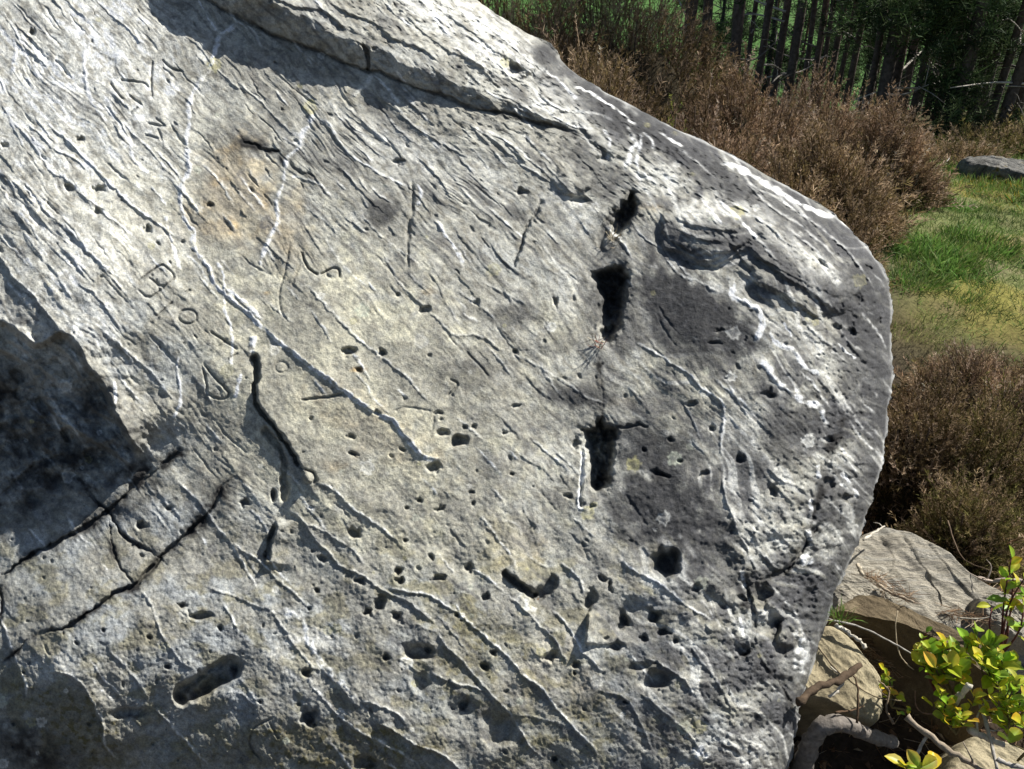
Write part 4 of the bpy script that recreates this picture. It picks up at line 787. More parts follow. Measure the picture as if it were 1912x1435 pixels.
bush("low mauve brown heather between the grass and the dark hollow", 1850, 668, 3.35, 125, 'mauve', 2600, slen=(.05, .11), group=G2, hmin=.18)
bush("heather beyond the right picture edge on the same bank", 2120, 640, 3.2, 200, 'brown', 3600, slen=(.05, .11), group=G2, hmin=.3)
bush("dark heather low in the hollow above the pale slab", 1850, 860, 2.75, 110, 'olive', 2600, slen=(.05, .10), group=G2, hmin=.25)

# ------------------------------------------------------------------ grass
def blade_proto(seed):
    r = np.random.RandomState(seed); bx = r.uniform(.2, .9); zs = np.array([0, .4, .75, 1.]); w2 = np.array([.035, .032, .022, .002]); xo = bx * zs ** 2 * .7
    v = np.concatenate([np.stack([xo, -w2, zs * (1 - .2 * bx)], 1), np.stack([xo, w2, zs * (1 - .2 * bx)], 1)]); f = np.array([[k, k + 1, k + 5, k + 4] for k in range(3)])
    return v, f, np.repeat((.75 + .35 * zs)[None], 2, 0).reshape(-1, 1) * np.ones((1, 3))
BL = [blade_proto(k) for k in range(6)]
m_grass = tint_mat("grass_blades", .7, .2, .2, 20, 0, .35)
def grass_pts(n):
    x = nr.uniform(1.0, 9.5, n); y = 3.0 + (9.5 - 3.0) * nr.rand(n) ** 1.5
    k = sm(2.8, 3.5, y - .1 * x) * sm(1.2, 1.9, x - .1 * y); m = nr.rand(n) < k
    return x[m], y[m]
X, Y = grass_pts(230000); gg = sm(-.25, .25, fbm(X * 1.3, Y * 1.3, 4, 4)); dens = .75 + .25 * gg; m = nr.rand(len(X)) < dens; X, Y, gg = X[m], Y[m], gg[m]
green = nr.rand(len(X)) < (.45 + .5 * gg); c = np.where(green[:, None], np.array([[.10, .19, .04]]), np.array([[.21, .25, .09]])) * nr.uniform(.6, 1.4, (len(X), 1)); mo = sm(.0, .45, fbm(X + 5, Y, 6, 4))
c = np.where((nr.rand(len(X)) < mo * .35 * sm(2.2, 3.2, X - .15 * Y))[:, None], np.array([[.36, .25, .04]]) * nr.uniform(.7, 1.2, (len(X), 1)), c)
lv = sm(-.3, .4, fbm(X * 3.1, Y * 3.1, 2, 3)); c = c * (.55 + .8 * lv)[:, None]; L = nr.uniform(.014, .05, len(X)) * (.95 + 1.1 * gg * lv) * (.7 + .12 * Y)
Z = terr(X, Y); dirs = np.stack([nr.randn(len(X)) * .8, nr.randn(len(X)) * .8, np.ones(len(X))], 1)
v, f, tt = instance(BL, np.stack([X, Y, Z], 1), dirs, L, c)
go = mesh_np("grass", v, f, m_grass, attrs={"tint": tt}, smooth=False); tag(go, "short green and straw coloured grass with moss on the bank at the right", "grass", kind="stuff")
def tuft(label, u, v_, n, L0, spread, col, group=None, name="grass_tuft", p=None, lean=.9):
    n = int(n * 1.7) if n > 80 else n; spread *= 1.15
    if p is None: p, _ = ground_hit(u, v_)
    a = nr.rand(n) * 6.283; r = np.sqrt(nr.rand(n)) * spread; X = p[0] + r * np.cos(a); Y = p[1] + r * np.sin(a); Z = np.minimum(terr(X, Y), p[2] + .02) if p is None else np.full(n, p[2]) - .004
    dirs = np.stack([np.cos(a) * lean * r / spread + nr.randn(n) * .2, np.sin(a) * lean * r / spread + nr.randn(n) * .2, np.ones(n)], 1); c = np.array(col)[nr.randint(0, len(col), n)] * nr.uniform(.6, 1.4, (n, 1))
    vv, ff, tt = instance(BL, np.stack([X, Y, Z], 1), dirs, nr.uniform(.35, 1, n) * L0 * (.6 if n > 80 else 1), c); o = mesh_np(name, vv, ff, m_grass, attrs={"tint": tt}, smooth=False); return tag(o, label, "grass tuft", group)
GR = [(.10, .19, .03), (.14, .24, .04), (.08, .14, .03), (.26, .27, .10)]; GS = [(.40, .38, .18), (.20, .26, .06), (.30, .30, .12)]
GT = "grass tufts on the bank"
tuft("long green tuft just right of the boulder's shoulder", 1725, 480, 1100, .13, .26, GR, GT); tuft("broad green tuft in the middle of the grassy bank", 1800, 455, 1100, .13, .28, GR, GT); tuft("dark green tuft beside the boulder at shoulder height", 1690, 520, 700, .10, .18, GR, GT)
tuft("small green tuft below the far flat rock", 1830, 345, 500, .14, .3, GR, GT); tuft("pale yellow green tuft at the foot of the mauve heather", 1735, 310, 500, .2, .2, GS, GT); tuft("bright green tuft at the right picture edge", 1900, 365, 600, .14, .3, GR, GT)
tuft("pale grass tuft low beside the boulder's right edge", 1690, 600, 900, .07, .22, GS, GT); tuft("fine green tuft above the low mauve brown heather", 1790, 560, 400, .07, .14, GR, GT)
# ------------------------------------------------------------------ pine wood
m_bark = tint_mat("pine_bark", .95, .1, .45, 22, .02); m_needle = tint_mat("pine_needles", .8, .15, .35, 9, 0, .2)
def clump_proto(seed, n=34):
    r = np.random.RandomState(seed); vs, fs, sh = [], [], []
    for k in range(n):
        d = r.randn(3); d[2] = abs(d[2]) * .7; d /= np.linalg.norm(d); b0 = r.randn(3) * .25; s_ = np.cross(d, r.randn(3)); s_ /= np.linalg.norm(s_); L = r.uniform(.4, .9); w2 = .035
        vs.append(np.array([b0 - s_ * w2, b0 + s_ * w2, b0 + d * L + s_ * w2 * .4, b0 + d * L - s_ * w2 * .4])); fs.append(np.array([[0, 1, 2, 3]]) + 4 * k); sh.append(np.full((4, 3), r.uniform(.6, 1.4)))
    return np.vstack(vs), np.vstack(fs), np.vstack(sh)
CLP = [clump_proto(k) for k in range(4)]
NG = 1.35 * np.array([[.035, .06, .025], [.05, .085, .03], [.025, .045, .02], [.07, .10, .04]])
def foliage_arrays(centres, rad, per, size, cols=NG):
    P_, = [np.concatenate([np.array(c) + nr.randn(per, 3) * np.array(rad) * .5 for c in centres])]
    return instance(CLP, P_, np.tile([[0, 0, 1.]], (len(P_), 1)) + nr.randn(len(P_), 3) * .3, nr.uniform(.7, 1.2, len(P_)) * size, cols[nr.randint(0, len(cols), len(P_))] * nr.uniform(.7, 1.3, (len(P_), 1)))
# shared crown (local coordinates, trunk foot at the origin)
crowns = []
for k in range(3):
    cs = []
    for i in range(9):
        z = rnd.uniform(6.5, 10.2); a = rnd.uniform(0, 6.28); r = (11 - z) * .30 * rnd.uniform(.3, 1); cs.append((r * math.cos(a), r * math.sin(a), z))
    v, f, tt = foliage_arrays(cs, (1.0, 1.0, .55), 34, .30); ob = mesh_np("crown", v, f, m_needle, attrs={"tint": tt}, smooth=False, origin=(0, 0, 0)); crowns.append(ob.data); bpy.data.objects.remove(ob)
def pine(label, px, t, wpx, group, red=.5, h=10.5, pv=200, nb=4, low=(), seed=0, name="pine_tree"):
    p = at(px, pv, t); x, y = p[0], p[1]; gz = float(terr(x, y)) - .05; R0 = wpx * .86 / 2 / F * t
    root = empty(name, (x, y, gz), label, "pine tree", group); r = random.Random(seed * 7 + 3)
    zs = np.concatenate([np.linspace(0, 3.2, 15), np.linspace(3.8, h - .6, 8)]); bx, by = r.gauss(0, .05), r.gauss(0, .05)
    pts = np.stack([x + bx * zs / 3 + .03 * np.sin(zs * 1.1 + seed), y + by * zs / 3 + .03 * np.cos(zs * .9 + seed), gz + zs], 1)
    rad = R0 * (1.0 - .07 * zs) * (1 + .35 * np.exp(-zs / .18)); v, f = tube_arr(pts, np.clip(rad, .02, 9), 11, .05)
    zz = v[:, 2] - gz; up = sm(.4, 3.5 + 2 * (1 - red), zz)[:, None] * (.35 + .65 * red); col = np.array([.10, .085, .075]) * (1 - up) + np.array([.36, .16, .085]) * up
    mesh_np("trunk", v, fixq(f), m_bark, root, {"tint": col * nr.uniform(.75, 1.25, (len(v), 1))})
    for k in range(nb):
        z0 = r.uniform(.35, 2.6); a = r.uniform(0, 6.28); L = r.uniform(.35, 1.2); up_ = r.uniform(-.15, .35)
        b0 = np.array([x, y, gz + z0]); d = np.array([math.cos(a), math.sin(a), up_]); p1 = b0 + d * L * .5 + np.array([0, 0, r.uniform(-.06, .08)]); p2 = b0 + d * L + np.array([0, 0, r.uniform(-.1, .22)])
        prt = [tube_arr(smooth3([b0, p1, p2], 4), np.linspace(.017, .005, 9), 5, .1)]
        for j in range(4):
            q = b0 + (p2 - b0) * r.uniform(.3, .95); e = q + np.array([r.gauss(0, .14), r.gauss(0, .14), r.gauss(.02, .12)]); prt.append(tube_arr(smooth3([q, (q + e) / 2 + .01, e], 2), [.006, .005, .005, .003, .002][:5], 4))
        v, f = join(prt); g_ = r.choice([.12, .2, .34, .5]); mesh_np("dead_branch", v, fixq(f), m_bark, root, {"tint": np.full((len(v), 3), g_) * np.array([1, .93, .82])})
    for (du, dv, sx, sz, n) in low:
        c0 = at(px + du, pv + dv, t - .15); v, f, tt = foliage_arrays([c0], (sx, sx * .7, sz), n, .16, NG * .75); mesh_np("low_bough", v, f, m_needle, root, {"tint": tt}, smooth=False)
    co_ = bpy.data.objects.new("crown", crowns[seed % 3]); COL.objects.link(co_); co_.parent = root; co_.rotation_euler = (0, 0, r.uniform(0, 6.28)); s_ = r.uniform(.9, 1.15); co_.scale = (s_, s_, s_ * h / 10.5)
    return root
# px at photo row 60..200, distance, width, reddish
ROW = [(1283, 10.6, 22, .2), (1310, 12.0, 12, .2), (1326, 12.5, 10, .3), (1376, 10.2, 26, .1), (1402, 12.2, 11, .4), (1428, 10.4, 17, .1), (1457, 10.9, 17, .5), (1480, 10.0, 20, .1), (1509, 11.6, 12, .3), (1528, 11.0, 13, .8), (1548, 12.0, 10, .6), (1566, 10.6, 14, .7), (1580, 11.8, 11, .8),
       (1597, 10.4, 15, .6), (1618, 9.6, 16, .1), (1645, 9.2, 27, .05), (1668, 9.9, 19, .7), (1694, 10.8, 15, .9), (1716, 9.6, 15, .1), (1737, 10.5, 14, .9), (1752, 9.8, 17, .2), (1784, 8.8, 30, .05), (1822, 9.2, 19, .1), (1843, 9.8, 17, .4), (1866, 9.0, 18, .2), (1884, 8.6, 24, .3), (1903, 9.4, 18, .9), (1935, 8.7, 24, .4)]
ordn = ["first", "second", "third", "fourth", "fifth", "sixth", "seventh", "eighth", "ninth", "tenth", "eleventh", "twelfth", "thirteenth", "fourteenth"]
nL = len(ROW)
for i, (px, t, w_, red) in enumerate(ROW):
    look = ("thick " if w_ >= 22 else "slim " if w_ <= 13 else "") + ("reddish" if red >= .6 else "dark grey" if red <= .15 else "brown")
    posn = (ordn[i] + " from the left") if i < 14 else (("rightmost of the row") if i == nL - 1 else ordn[nL - 1 - i] + " from the right" if nL - 1 - i >= 1 else "")
    low = ()
    if px in (1784,): low = ((-75, -150, .9, .4, 110), (0, -40, .4, .9, 90), (-40, -190, 1.3, .3, 110), (10, 60, .35, .5, 50))
    if px in (1668,): low = ((10, -170, .7, .3, 50),)
    if px in (1866,): low = ((0, -120, .6, .3, 40), (30, 60, .5, .2, 25))
    if px in (1822,): low = ((0, -180, .6, .4, 60),)
    lab = f"{look} pine stem at the wood edge, {posn}"
    pine(lab, px, t, w_, "pines along the edge of the wood", red, rnd.uniform(9.6, 11.5), 90 if px < 1600 else 180, rnd.choice([2, 3, 3, 4]) if px > 1350 else 2, low, i)
ORD = ordn + ["fifteenth", "sixteenth", "seventeenth", "eighteenth", "nineteenth", "twentieth", "twenty-first", "twenty-second", "twenty-third", "twenty-fourth"]
for i in range(24):
    px = 1268 + i * 29 + rnd.uniform(-9, 9); t = rnd.uniform(13, 22)
    pine(f"thin dim pine stem deep in the wood, {ORD[i]} of the thin ones from the left", px, t, rnd.uniform(6, 11) , "thin pine stems deeper in the wood", rnd.choice([.2, .4, .8]), rnd.uniform(9, 12), 120, 1, (), i + 40)
# young pines and undergrowth between the stems
for i, (px, pv, t, sc_, lab) in enumerate([(1345, 30, 13.5, .8, "grey green young pine behind the leftmost stems"), (1440, 50, 14.5, .8, "grey green young pine behind the eighth stem from the left"), (1540, 70, 15, .9, "scrubby young pine amid the slim reddish stems"),
        (1630, 60, 14, .9, "scrubby young pine behind the thick dark stem"), (1710, 30, 12, 1.1, "dark young pine with dense shade above the mauve heather"), (1790, 110, 11, .9, "dark bushy young pine rising beside the rounded heather"), (1850, 60, 13, .8, "feathery young pine at the right behind the stems"), (1905, 20, 12.5, .9, "feathery young pine at the right picture edge")]):
    p = at(px, pv, t); gz = float(terr(p[0], p[1])) - .05; root = empty("young_pine", (p[0], p[1], gz), lab, "young pine", "young pines between the stems"); hh = p[2] - gz + .9
    v, f = tube_arr(smooth3([(p[0], p[1], gz), (p[0] + .05, p[1], gz + hh * .6), (p[0], p[1], gz + hh)], 5), np.linspace(.05, .015, 11), 7, .05); mesh_np("trunk", v, fixq(f), m_bark, root, {"tint": np.full((len(v), 3), .06)})
    cs = [(p[0] + rnd.gauss(0, .38) * sc_, p[1] + rnd.gauss(0, .35), gz + hh * rnd.uniform(.25, 1)) for k in range(11)]
    v, f, tt = foliage_arrays(cs, (.5 * sc_, .4, .28), 16, .15, NG * (1.3 if i < 4 or i > 5 else .8)); mesh_np("foliage", v, f, m_needle, root, {"tint": tt}, smooth=False)
bush("dark scrub at the feet of the rightmost pines behind the flat rock", 1895, 262, 8.3, 110, 'olive', 1500, slen=(.12, .26), hmin=.25, name="low_shrub")
bush("brown scrub at the tree feet right of the rounded mauve heather", 1800, 268, 7.6, 70, 'brown', 1000, slen=(.10, .2), hmin=.2, name="low_shrub")

n = 300; X = nr.uniform(-4, 30, n); Y = nr.uniform(20, 34, n); c3 = np.stack([X, Y, terr(X, Y) + nr.rand(n) ** 1.5 * 5.5], 1)
v, f, tt = foliage_arrays(c3, (1.6, 1.2, 1.0), 9, .42, np.array([[.09, .115, .06], [.065, .085, .045], [.13, .15, .085], [.05, .06, .04]])); fo = mesh_np("undergrowth", v, f, m_needle, attrs={"tint": tt}, smooth=False); tag(fo, "tangled grey green undergrowth far behind the pine stems", "undergrowth", kind="stuff")

# ------------------------------------------------------------------ sticks, root, litter
m_wood = tint_mat("weathered_wood", .9, .15, .35, 90, .003)
def stick(label, pts, ts, r0, r1, col, name="stick", cat="stick", n=5, jit=.08, sides=8, side_twigs=0, extra=None):
    pts = np.array(pts, float); ts = np.interp(np.linspace(0, 1, len(pts)), np.linspace(0, 1, len(ts)), ts); W = at(pts[:, 0], pts[:, 1], ts); P_ = smooth3(W, n); P_[1:-1] += nr.randn(len(P_) - 2, 3) * min(r0, .008) * .22
    prt = [tube_arr(P_, np.linspace(r0, r1, len(P_)) * (1 + (.12 if r0 < .02 else .03) * nr.randn(len(P_))), sides, jit)]
    for k in range(side_twigs):
        q = P_[rnd.randrange(1, len(P_) - 1)]; e = q + np.array([rnd.gauss(0, 1), rnd.gauss(0, 1), rnd.gauss(.3, .6)]) * r0 * 7; prt.append(tube_arr(smooth3([q, (q + e) / 2 + nr.randn(3) * r0, e], 3), np.linspace(r0 * .4, r0 * .15, 7), 5))
    v, f = join(prt); o = mesh_np(name, v, fixq(f), m_wood, attrs={"tint": np.array(col) * nr.uniform(.8, 1.2, (len(v), 1))}); return tag(o, label, cat)
GW, TN, BR, PW = (.36, .34, .31), (.34, .28, .19), (.10, .065, .04), (.52, .48, .40)
stick("long thick grey brown stick slanting to the bottom right corner", [(1692, 1338), (1740, 1378), (1790, 1412), (1850, 1448)], [1.78, 1.72, 1.66], .0075, .0065, (.30, .25, .19), side_twigs=1)
stick("straight grey stick crossing under the long brown one at the bottom", [(1694, 1432), (1712, 1404), (1732, 1372)], [1.74, 1.8], .004, .0035, GW)
stick("pale broken stub poking up among the shrub leaves", [(1783, 1312), (1797, 1294), (1811, 1277)], [1.80, 1.76], .0065, .006, PW, name="broken_branch")
stick("short thick pale branch above the corner rock", [(1808, 1360), (1838, 1376), (1875, 1390)], [1.78, 1.76], .0075, .006, PW, side_twigs=1)
stick("thin forked grey stick running down over the corner rock", [(1820, 1296), (1836, 1332), (1850, 1385), (1862, 1440)], [1.82, 1.70], .0045, .0035, GW, side_twigs=2)
stick("grey stick in the corner, leaving the picture at the right", [(1862, 1416), (1890, 1428), (1930, 1440)], [1.70, 1.68], .006, .005, GW)
stick("thin straight grey stem across the dark gap below the brown ledge", [(1542, 1154), (1610, 1172), (1660, 1196), (1705, 1222)], [1.96, 1.93], .0026, .0018, GW)
stick("pale peeled stick along the top edge of the tan rock", [(1560, 1166), (1588, 1184), (1605, 1196), (1616, 1210)], [1.93, 1.90], .0052, .0045, PW)
stick("dark brown rotten stick leaning from the boulder onto the tan rock", [(1490, 1312), (1525, 1284), (1570, 1266), (1606, 1240)], [1.74, 1.86], .0095, .007, (.085, .06, .04), jit=.14)
stick("wiry brown stem bent over the tan rock", [(1528, 1208), (1560, 1248), (1600, 1280), (1640, 1302), (1685, 1308)], [1.86, 1.84, 1.82], .0022, .0014, (.2, .16, .1))
stick("pale forked twig lying on the tan rock", [(1548, 1300), (1566, 1288), (1574, 1268), (1550, 1244)], [1.82, 1.86], .0042, .002, PW)
stick("thin pale vine hanging in front of the brown ledge's dark face", [(1676, 1140), (1672, 1172), (1678, 1216), (1690, 1236), (1706, 1250)], [1.97, 1.90], .0016, .0012, TN, name="vine", cat="vine")
stick("thin curled tendril in the black gap beside the long stick", [(1709, 1290), (1710, 1315), (1722, 1330), (1750, 1334)], [1.84, 1.84], .0014, .001, (.24, .15, .1), name="vine", cat="vine")
stick("pale stick lying in the needles on the grey slab", [(1640, 1092), (1672, 1110), (1706, 1124)], [2.13, 2.07], .0045, .0035, (.40, .33, .25))
stick("short whitish stick on the slab just below the boulder's edge", [(1600, 1052), (1606, 1062), (1612, 1074)], [2.12, 2.09], .0055, .005, (.48, .42, .32))
stick("white forked twig bridging the boulder and the top of the pale slab", [(1612, 1008), (1632, 994), (1652, 982)], [2.16, 2.26], .004, .0025, PW, side_twigs=1)
stick("pale gnarled dead twig at the right below the heather", [(1826, 1078), (1850, 1084), (1880, 1082), (1918, 1086)], [2.0, 1.96], .005, .0035, (.46, .38, .32), side_twigs=3)
stick("thin pale twig lying across the small slab's needles", [(1788, 1153), (1830, 1155), (1868, 1146)], [2.06, 2.02], .0022, .0016, (.5, .46, .38))
stick("thin dead stem hanging in the dark hollow under the heather", [(1770, 972), (1782, 1010), (1802, 1045), (1852, 1066)], [2.4, 2.2], .0018, .0012, (.14, .10, .07), name="vine", cat="vine")
ro = stick("thick grey curved root between the boulder foot and the tan rock", [(1490, 1450), (1510, 1396), (1535, 1358), (1575, 1350), (1622, 1374), (1668, 1384)], [1.92, 1.83, 1.80, 1.84, 1.9], .023, .014, (.19, .17, .15), name="tree_root", cat="root", n=7, jit=.05, sides=16)
stick("fine white twig standing beside the grey root", [(1668, 1352), (1655, 1322), (1660, 1290), (1640, 1270)], [1.80, 1.84], .003, .0015, (.2, .15, .1), side_twigs=3)
for k, (lab, pts) in enumerate((("thin bare twig rising under the boulder's edge in the shade", [(1600, 1350), (1602, 1300), (1596, 1266), (1575, 1255)]), ("broken reddish twig leaning on the grey root", [(1560, 1330), (1590, 1326), (1612, 1318)]))):
    stick(lab, pts, [1.8, 1.84], .0026, .0014, BR)
# litter of needles, bark and dead leaves: uncountable
def needle_proto(seed):
    r = np.random.RandomState(seed); b = r.uniform(-.2, .2); v, f = tube_arr(np.array([[0, 0, 0], [b, 0, .5], [0, 0, 1.]]), [.018, .018, .01], 3, 0, False); return v, f, np.ones((len(v), 3))
NP_ = [needle_proto(k) for k in range(4)]
def bit_proto(seed):
    r = np.random.RandomState(seed); v = np.array([[-.5, -.22, 0], [.4, -.3, .1], [.5, .25, 0], [-.4, .3, .12], [0, 0, .15]]) + r.randn(5, 3) * .06; f = np.array([[0, 1, 4, 4], [1, 2, 4, 4], [2, 3, 4, 4], [3, 0, 4, 4]]); return v, f, np.ones((5, 3))
BP = [bit_proto(k) for k in range(4)]
n = 5200; X = nr.uniform(.45, 2.1, n); Y = nr.uniform(.7, 2.7, n); Z = terr(X, Y) + nr.uniform(.002, .03, n)
cl = np.array([(.22, .13, .07), (.30, .20, .12), (.16, .10, .06), (.40, .32, .22), (.12, .09, .06)])
v, f, tt = instance(NP_, np.stack([X, Y, Z], 1), np.stack([nr.randn(n), nr.randn(n), nr.randn(n) * .2], 1), nr.uniform(.03, .075, n), cl[nr.randint(0, 5, n)])
n2 = 2600; X = nr.uniform(.45, 2.1, n2); Y = nr.uniform(.7, 2.7, n2); Z = terr(X, Y) + nr.uniform(.002, .025, n2)
v2, f2, t2 = instance(BP, np.stack([X, Y, Z], 1), np.stack([nr.randn(n2) * .6, nr.randn(n2) * .6, np.ones(n2)], 1), nr.uniform(.008, .03, n2), cl[nr.randint(0, 5, n2)])
lo = mesh_np("litter", np.vstack([v, v2]), fixq(np.vstack([f, f2 + len(v)])), m_wood, attrs={"tint": np.vstack([tt, t2])}, smooth=False); tag(lo, "brown pine needles, bark crumbs and dead leaves on the dark soil between rocks", "litter", kind="stuff")
def needle_patch(label, u0, v0, u1, v1, t0, t1, n, wpx, cols_, L0=.04, name="needle_litter", cat="pine needles", kind="stuff"):
    k = nr.rand(n); uu = u0 + (u1 - u0) * k + nr.randn(n) * wpx; vv = v0 + (v1 - v0) * k + nr.randn(n) * wpx * .5; tt_ = t0 + (t1 - t0) * k
    v, f, tc = instance(NP_, at(uu, vv, tt_), np.stack([nr.randn(n) + .6, nr.randn(n) * .6, nr.randn(n) * .15], 1), nr.uniform(.5, 1.2, n) * L0, np.array(cols_)[nr.randint(0, len(cols_), n)]); o = mesh_np(name, v, f, m_wood, attrs={"tint": tc}, smooth=False); return tag(o, label, cat, kind=kind)
def probe(u, v, dflt):
    bpy.context.view_layer.update(); dg = bpy.context.evaluated_depsgraph_get(); d = rays(np.array(float(u)), np.array(float(v)))
    h, loc, *_ = SC.ray_cast(dg, Vector(CAM), Vector(d)); 
    return (np.array(loc) - CAM).dot(FWD) if h else dflt
def patch(label, u0, v0, u1, v1, *a, **k):
    t0 = probe(u0, v0, 2.1) - .006; t1 = probe(u1, v1, 2.1) - .006; return needle_patch(label, u0, v0, u1, v1, t0, t1, *a, **k)
patch("brown needles and crumbs lodged along the seam of the pale slab", 1615, 1075, 1700, 1120, 170, 9, cl)
patch("brown needles lodged beside the small slab", 1765, 1140, 1850, 1160, 130, 8, cl)
patch("brown needles and bark crumbs heaped beside the tan rock", 1590, 1190, 1670, 1260, 260, 12, cl)
def tuft_needles(label, u, v_, n, L0, cols_, name="dry_needles", up=(0, 0)):
    p, t = rock_pt(u, v_); p = p + (CAM - p) * .0015; d = np.stack([nr.randn(n) * .5 + up[0], nr.randn(n) * .3 - .35, nr.rand(n) * .8 + .1 + up[1]], 1)
    v, f, tc = instance([(a * np.array([1.6, 1.6, 1]), b, c) for a, b, c in NP_], p + nr.randn(n, 3) * .006, d, nr.uniform(.5, 1.1, n) * L0, np.array(cols_)[nr.randint(0, len(cols_), n)]); o = mesh_np(name, v, f, m_wood, attrs={"tint": tc}, smooth=False); return tag(o, label, "dry needles")
tuft_needles("small tuft of pale dry needles at the foot of the upper slot", 1146, 448, 22, .030, [(.62, .54, .38), (.5, .42, .3)])
tuft_needles("pale dry needles and a red leaf bit at the foot of the middle slot", 1119, 640, 22, .032, [(.64, .56, .40), (.5, .42, .3), (.64, .56, .4), (.3, .1, .07)])
tuft_needles("single orange brown pine needle in the V shaped hollow", 1006, 1112, 1, .03, [(.40, .17, .06)], name="pine_needle")

# ------------------------------------------------------------------ leafy shrubs
def leaf_proto(seed):
    r = np.random.RandomState(seed); Ls = np.array([0, .18, .42, .68, .88, 1.]); wd = np.array([.03, .17, .29, .30, .17, .01]); curl = r.uniform(-.1, .35); fold = r.uniform(.25, .7)
    v = []; 
    for l, w_ in zip(Ls, wd):
        z = -curl * l * l
        for k in (-1, -.5, 0, .5, 1): v.append((k * w_, l, z + abs(k) * w_ * fold))
    v = np.array(v); f = np.array([[i * 5 + k, i * 5 + k + 1, i * 5 + k + 6, i * 5 + k + 5] for i in range(5) for k in range(4)])
    sh = np.ones((30, 3)); redness = r.choice([0, 0, .2, .6]); tipm = np.repeat(Ls, 5) ** 2; edge = np.abs(np.tile([-1, -.5, 0, .5, 1], 6)); q = np.clip(tipm * .6 + edge ** 2 * .5, 0, 1)[:, None] * redness
    sh = sh * (1 - q) + np.array([2.3, .55, .9]) * q; sh[2::5] *= 1.25
    return v[:, [0, 2, 1]], f, sh
LP = [leaf_proto(k) for k in range(9)]
m_leaf = tint_mat("glossy_leaves", .42, .5, .15, 60, 0, .45)
LG = np.array([1.75, 1.8, 1.2]) * np.array([[.20, .30, .025], [.15, .26, .03], [.11, .20, .03], [.28, .33, .03], [.17, .25, .06], [.30, .30, .05]])
def shrub(label, base, bt, sprigs, name="leafy_shrub", size=.036, redstem=False, group="leafy shrubs at the lower right"):
    b = at(base[0], base[1], bt); root = empty(name, b, label, "shrub", group); st = []; lp, ld, ls, lc = [], [], [], []
    for (u, v_, t, nl) in sprigs:
        nl = int(nl * 1.4) if nl > 3 else nl
        e = at(u, v_, t); m_ = (b + e) / 2 + np.array([rnd.gauss(0, .012), rnd.gauss(0, .012), .01]); C_ = smooth3([b, m_, e], 6); st.append(tube_arr(C_, np.linspace(.0026, .0014, len(C_)), 6, .05))
        ph = rnd.uniform(0, 6.28); ax_ = (e - m_); ax_ /= np.linalg.norm(ax_); ax_ = ax_ * .5 + np.array([0, 0, .6])
        for k in range(nl):
            q = k / max(1, nl - 1); pos = C_[max(2, int((1 - .55 * (1 - q)) * (len(C_) - 1)))] if nl > 3 else C_[-1]
            a = ph + k * 2.4; ou = np.array([math.cos(a), math.sin(a), 0]); up_ = .25 + 1.1 * q + rnd.gauss(0, .15)
            lp.append(pos + nr.randn(3) * .003); ld.append(ou + ax_ * up_); ls.append(size * .88 * rnd.uniform(.65, 1.25)); lc.append(LG[rnd.randrange(len(LG))] * rnd.uniform(.8, 1.2))
    v, f = join(st); mesh_np("stems", v, fixq(f), m_wood, root, {"tint": np.full((len(v), 3), 1.) * np.array([.14, .05, .045] if redstem else [.16, .13, .06])})
    ld = np.array(ld); ld /= np.linalg.norm(ld, axis=1, keepdims=True); n_ = len(lp)
    # leaf: z of proto = length axis, face turned up
    R = []; 
    for d in ld:
        nrm = np.array([0, 0, 1.]) - d * d[2]; nrm = nrm + np.cross(d, [0, 0, 1]) * rnd.gauss(0, .5) + 1e-6; nrm /= np.linalg.norm(nrm); x = np.cross(nrm, d); R.append(np.stack([x, nrm, d], 1))
    R = np.array(R); Vs, Fs, Cs = [], [], []
    for i in range(n_):
        pv, pf, pc = LP[rnd.randrange(len(LP))]; Vs.append(pv @ R[i].T * ls[i] + lp[i]); Fs.append(pf + i * 30); Cs.append(lc[i] * pc)
    mesh_np("foliage", np.vstack(Vs), np.vstack(Fs), m_leaf, root, {"tint": clampc(np.vstack(Cs))})
    return root
shrub("tall red-stemmed shrub sprig standing up at the right edge", (1868, 1225), 1.86, [(1888, 1042, 1.86, 9), (1892, 1072, 1.86, 5), (1912, 1110, 1.84, 6), (1876, 1120, 1.88, 0), (1852, 1135, 1.9, 2), (1925, 1060, 1.84, 6)], redstem=True, size=.036)
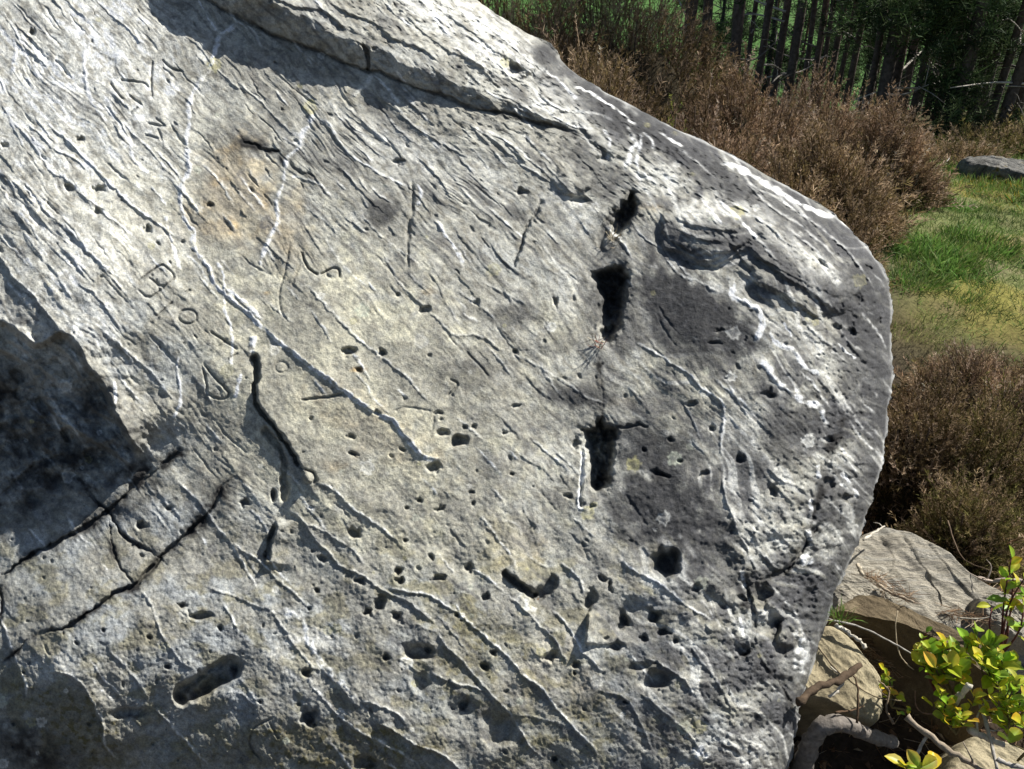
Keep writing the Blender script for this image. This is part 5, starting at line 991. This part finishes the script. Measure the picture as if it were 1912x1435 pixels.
shrub("bright yellow green shrub clump in front of the brown ledge", (1780, 1300), 1.86, [(1735, 1215, 1.84, 7), (1760, 1200, 1.83, 8), (1785, 1215, 1.82, 9), (1720, 1232, 1.85, 6), (1770, 1235, 1.80, 8), (1808, 1200, 1.84, 7), (1750, 1245, 1.80, 6)], size=.042)
shrub("large-leaved green shrub clump on the right of the ledge", (1840, 1310), 1.84, [(1822, 1180, 1.84, 8), (1848, 1200, 1.82, 9), (1868, 1215, 1.80, 9), (1830, 1225, 1.80, 8), (1890, 1235, 1.80, 7), (1855, 1245, 1.78, 7)], size=.043)
shrub("reddish budding sprig left of the bright clump", (1745, 1290), 1.86, [(1730, 1180, 1.86, 5), (1735, 1195, 1.86, 4), (1712, 1215, 1.86, 6), (1728, 1240, 1.84, 4)], redstem=True, size=.026)
shrub("small sparse green sprig beside the tan rock", (1665, 1320), 1.86, [(1650, 1250, 1.87, 5), (1660, 1262, 1.86, 5), (1645, 1275, 1.87, 4), (1668, 1300, 1.85, 4), (1675, 1330, 1.83, 4)], size=.022)
shrub("mixed red and green leaves in the shade below the bright clump", (1785, 1370), 1.80, [(1755, 1290, 1.80, 6), (1770, 1310, 1.78, 6), (1790, 1330, 1.77, 6), (1745, 1320, 1.80, 6), (1800, 1345, 1.76, 5), (1765, 1345, 1.78, 6), (1820, 1300, 1.78, 6)], size=.030)
shrub("dense small-leaved shrub at the right edge below the large leaves", (1880, 1370), 1.78, [(1860, 1270, 1.78, 7), (1885, 1285, 1.77, 7), (1905, 1265, 1.76, 7), (1850, 1300, 1.76, 7), (1880, 1320, 1.75, 7), (1905, 1310, 1.75, 7), (1840, 1330, 1.76, 6), (1865, 1345, 1.74, 5), (1900, 1350, 1.74, 6), (1925, 1290, 1.74, 7)], size=.031)
shrub("sprig with two big round leaves over the corner rock", (1900, 1420), 1.72, [(1885, 1388, 1.66, 2), (1915, 1360, 1.66, 3)], size=.055)
shrub("broad yellow green leaves at the very bottom below the long stick", (1715, 1475), 1.66, [(1690, 1432, 1.64, 3), (1722, 1430, 1.64, 3), (1745, 1440, 1.64, 2)], size=.048)
tuft("small bright green tuft in the gap beside the boulder, by the brown ledge", 0, 0, 60, .05, .02, GR, name="grass_tuft", p=at(1568, 1150, 1.93))
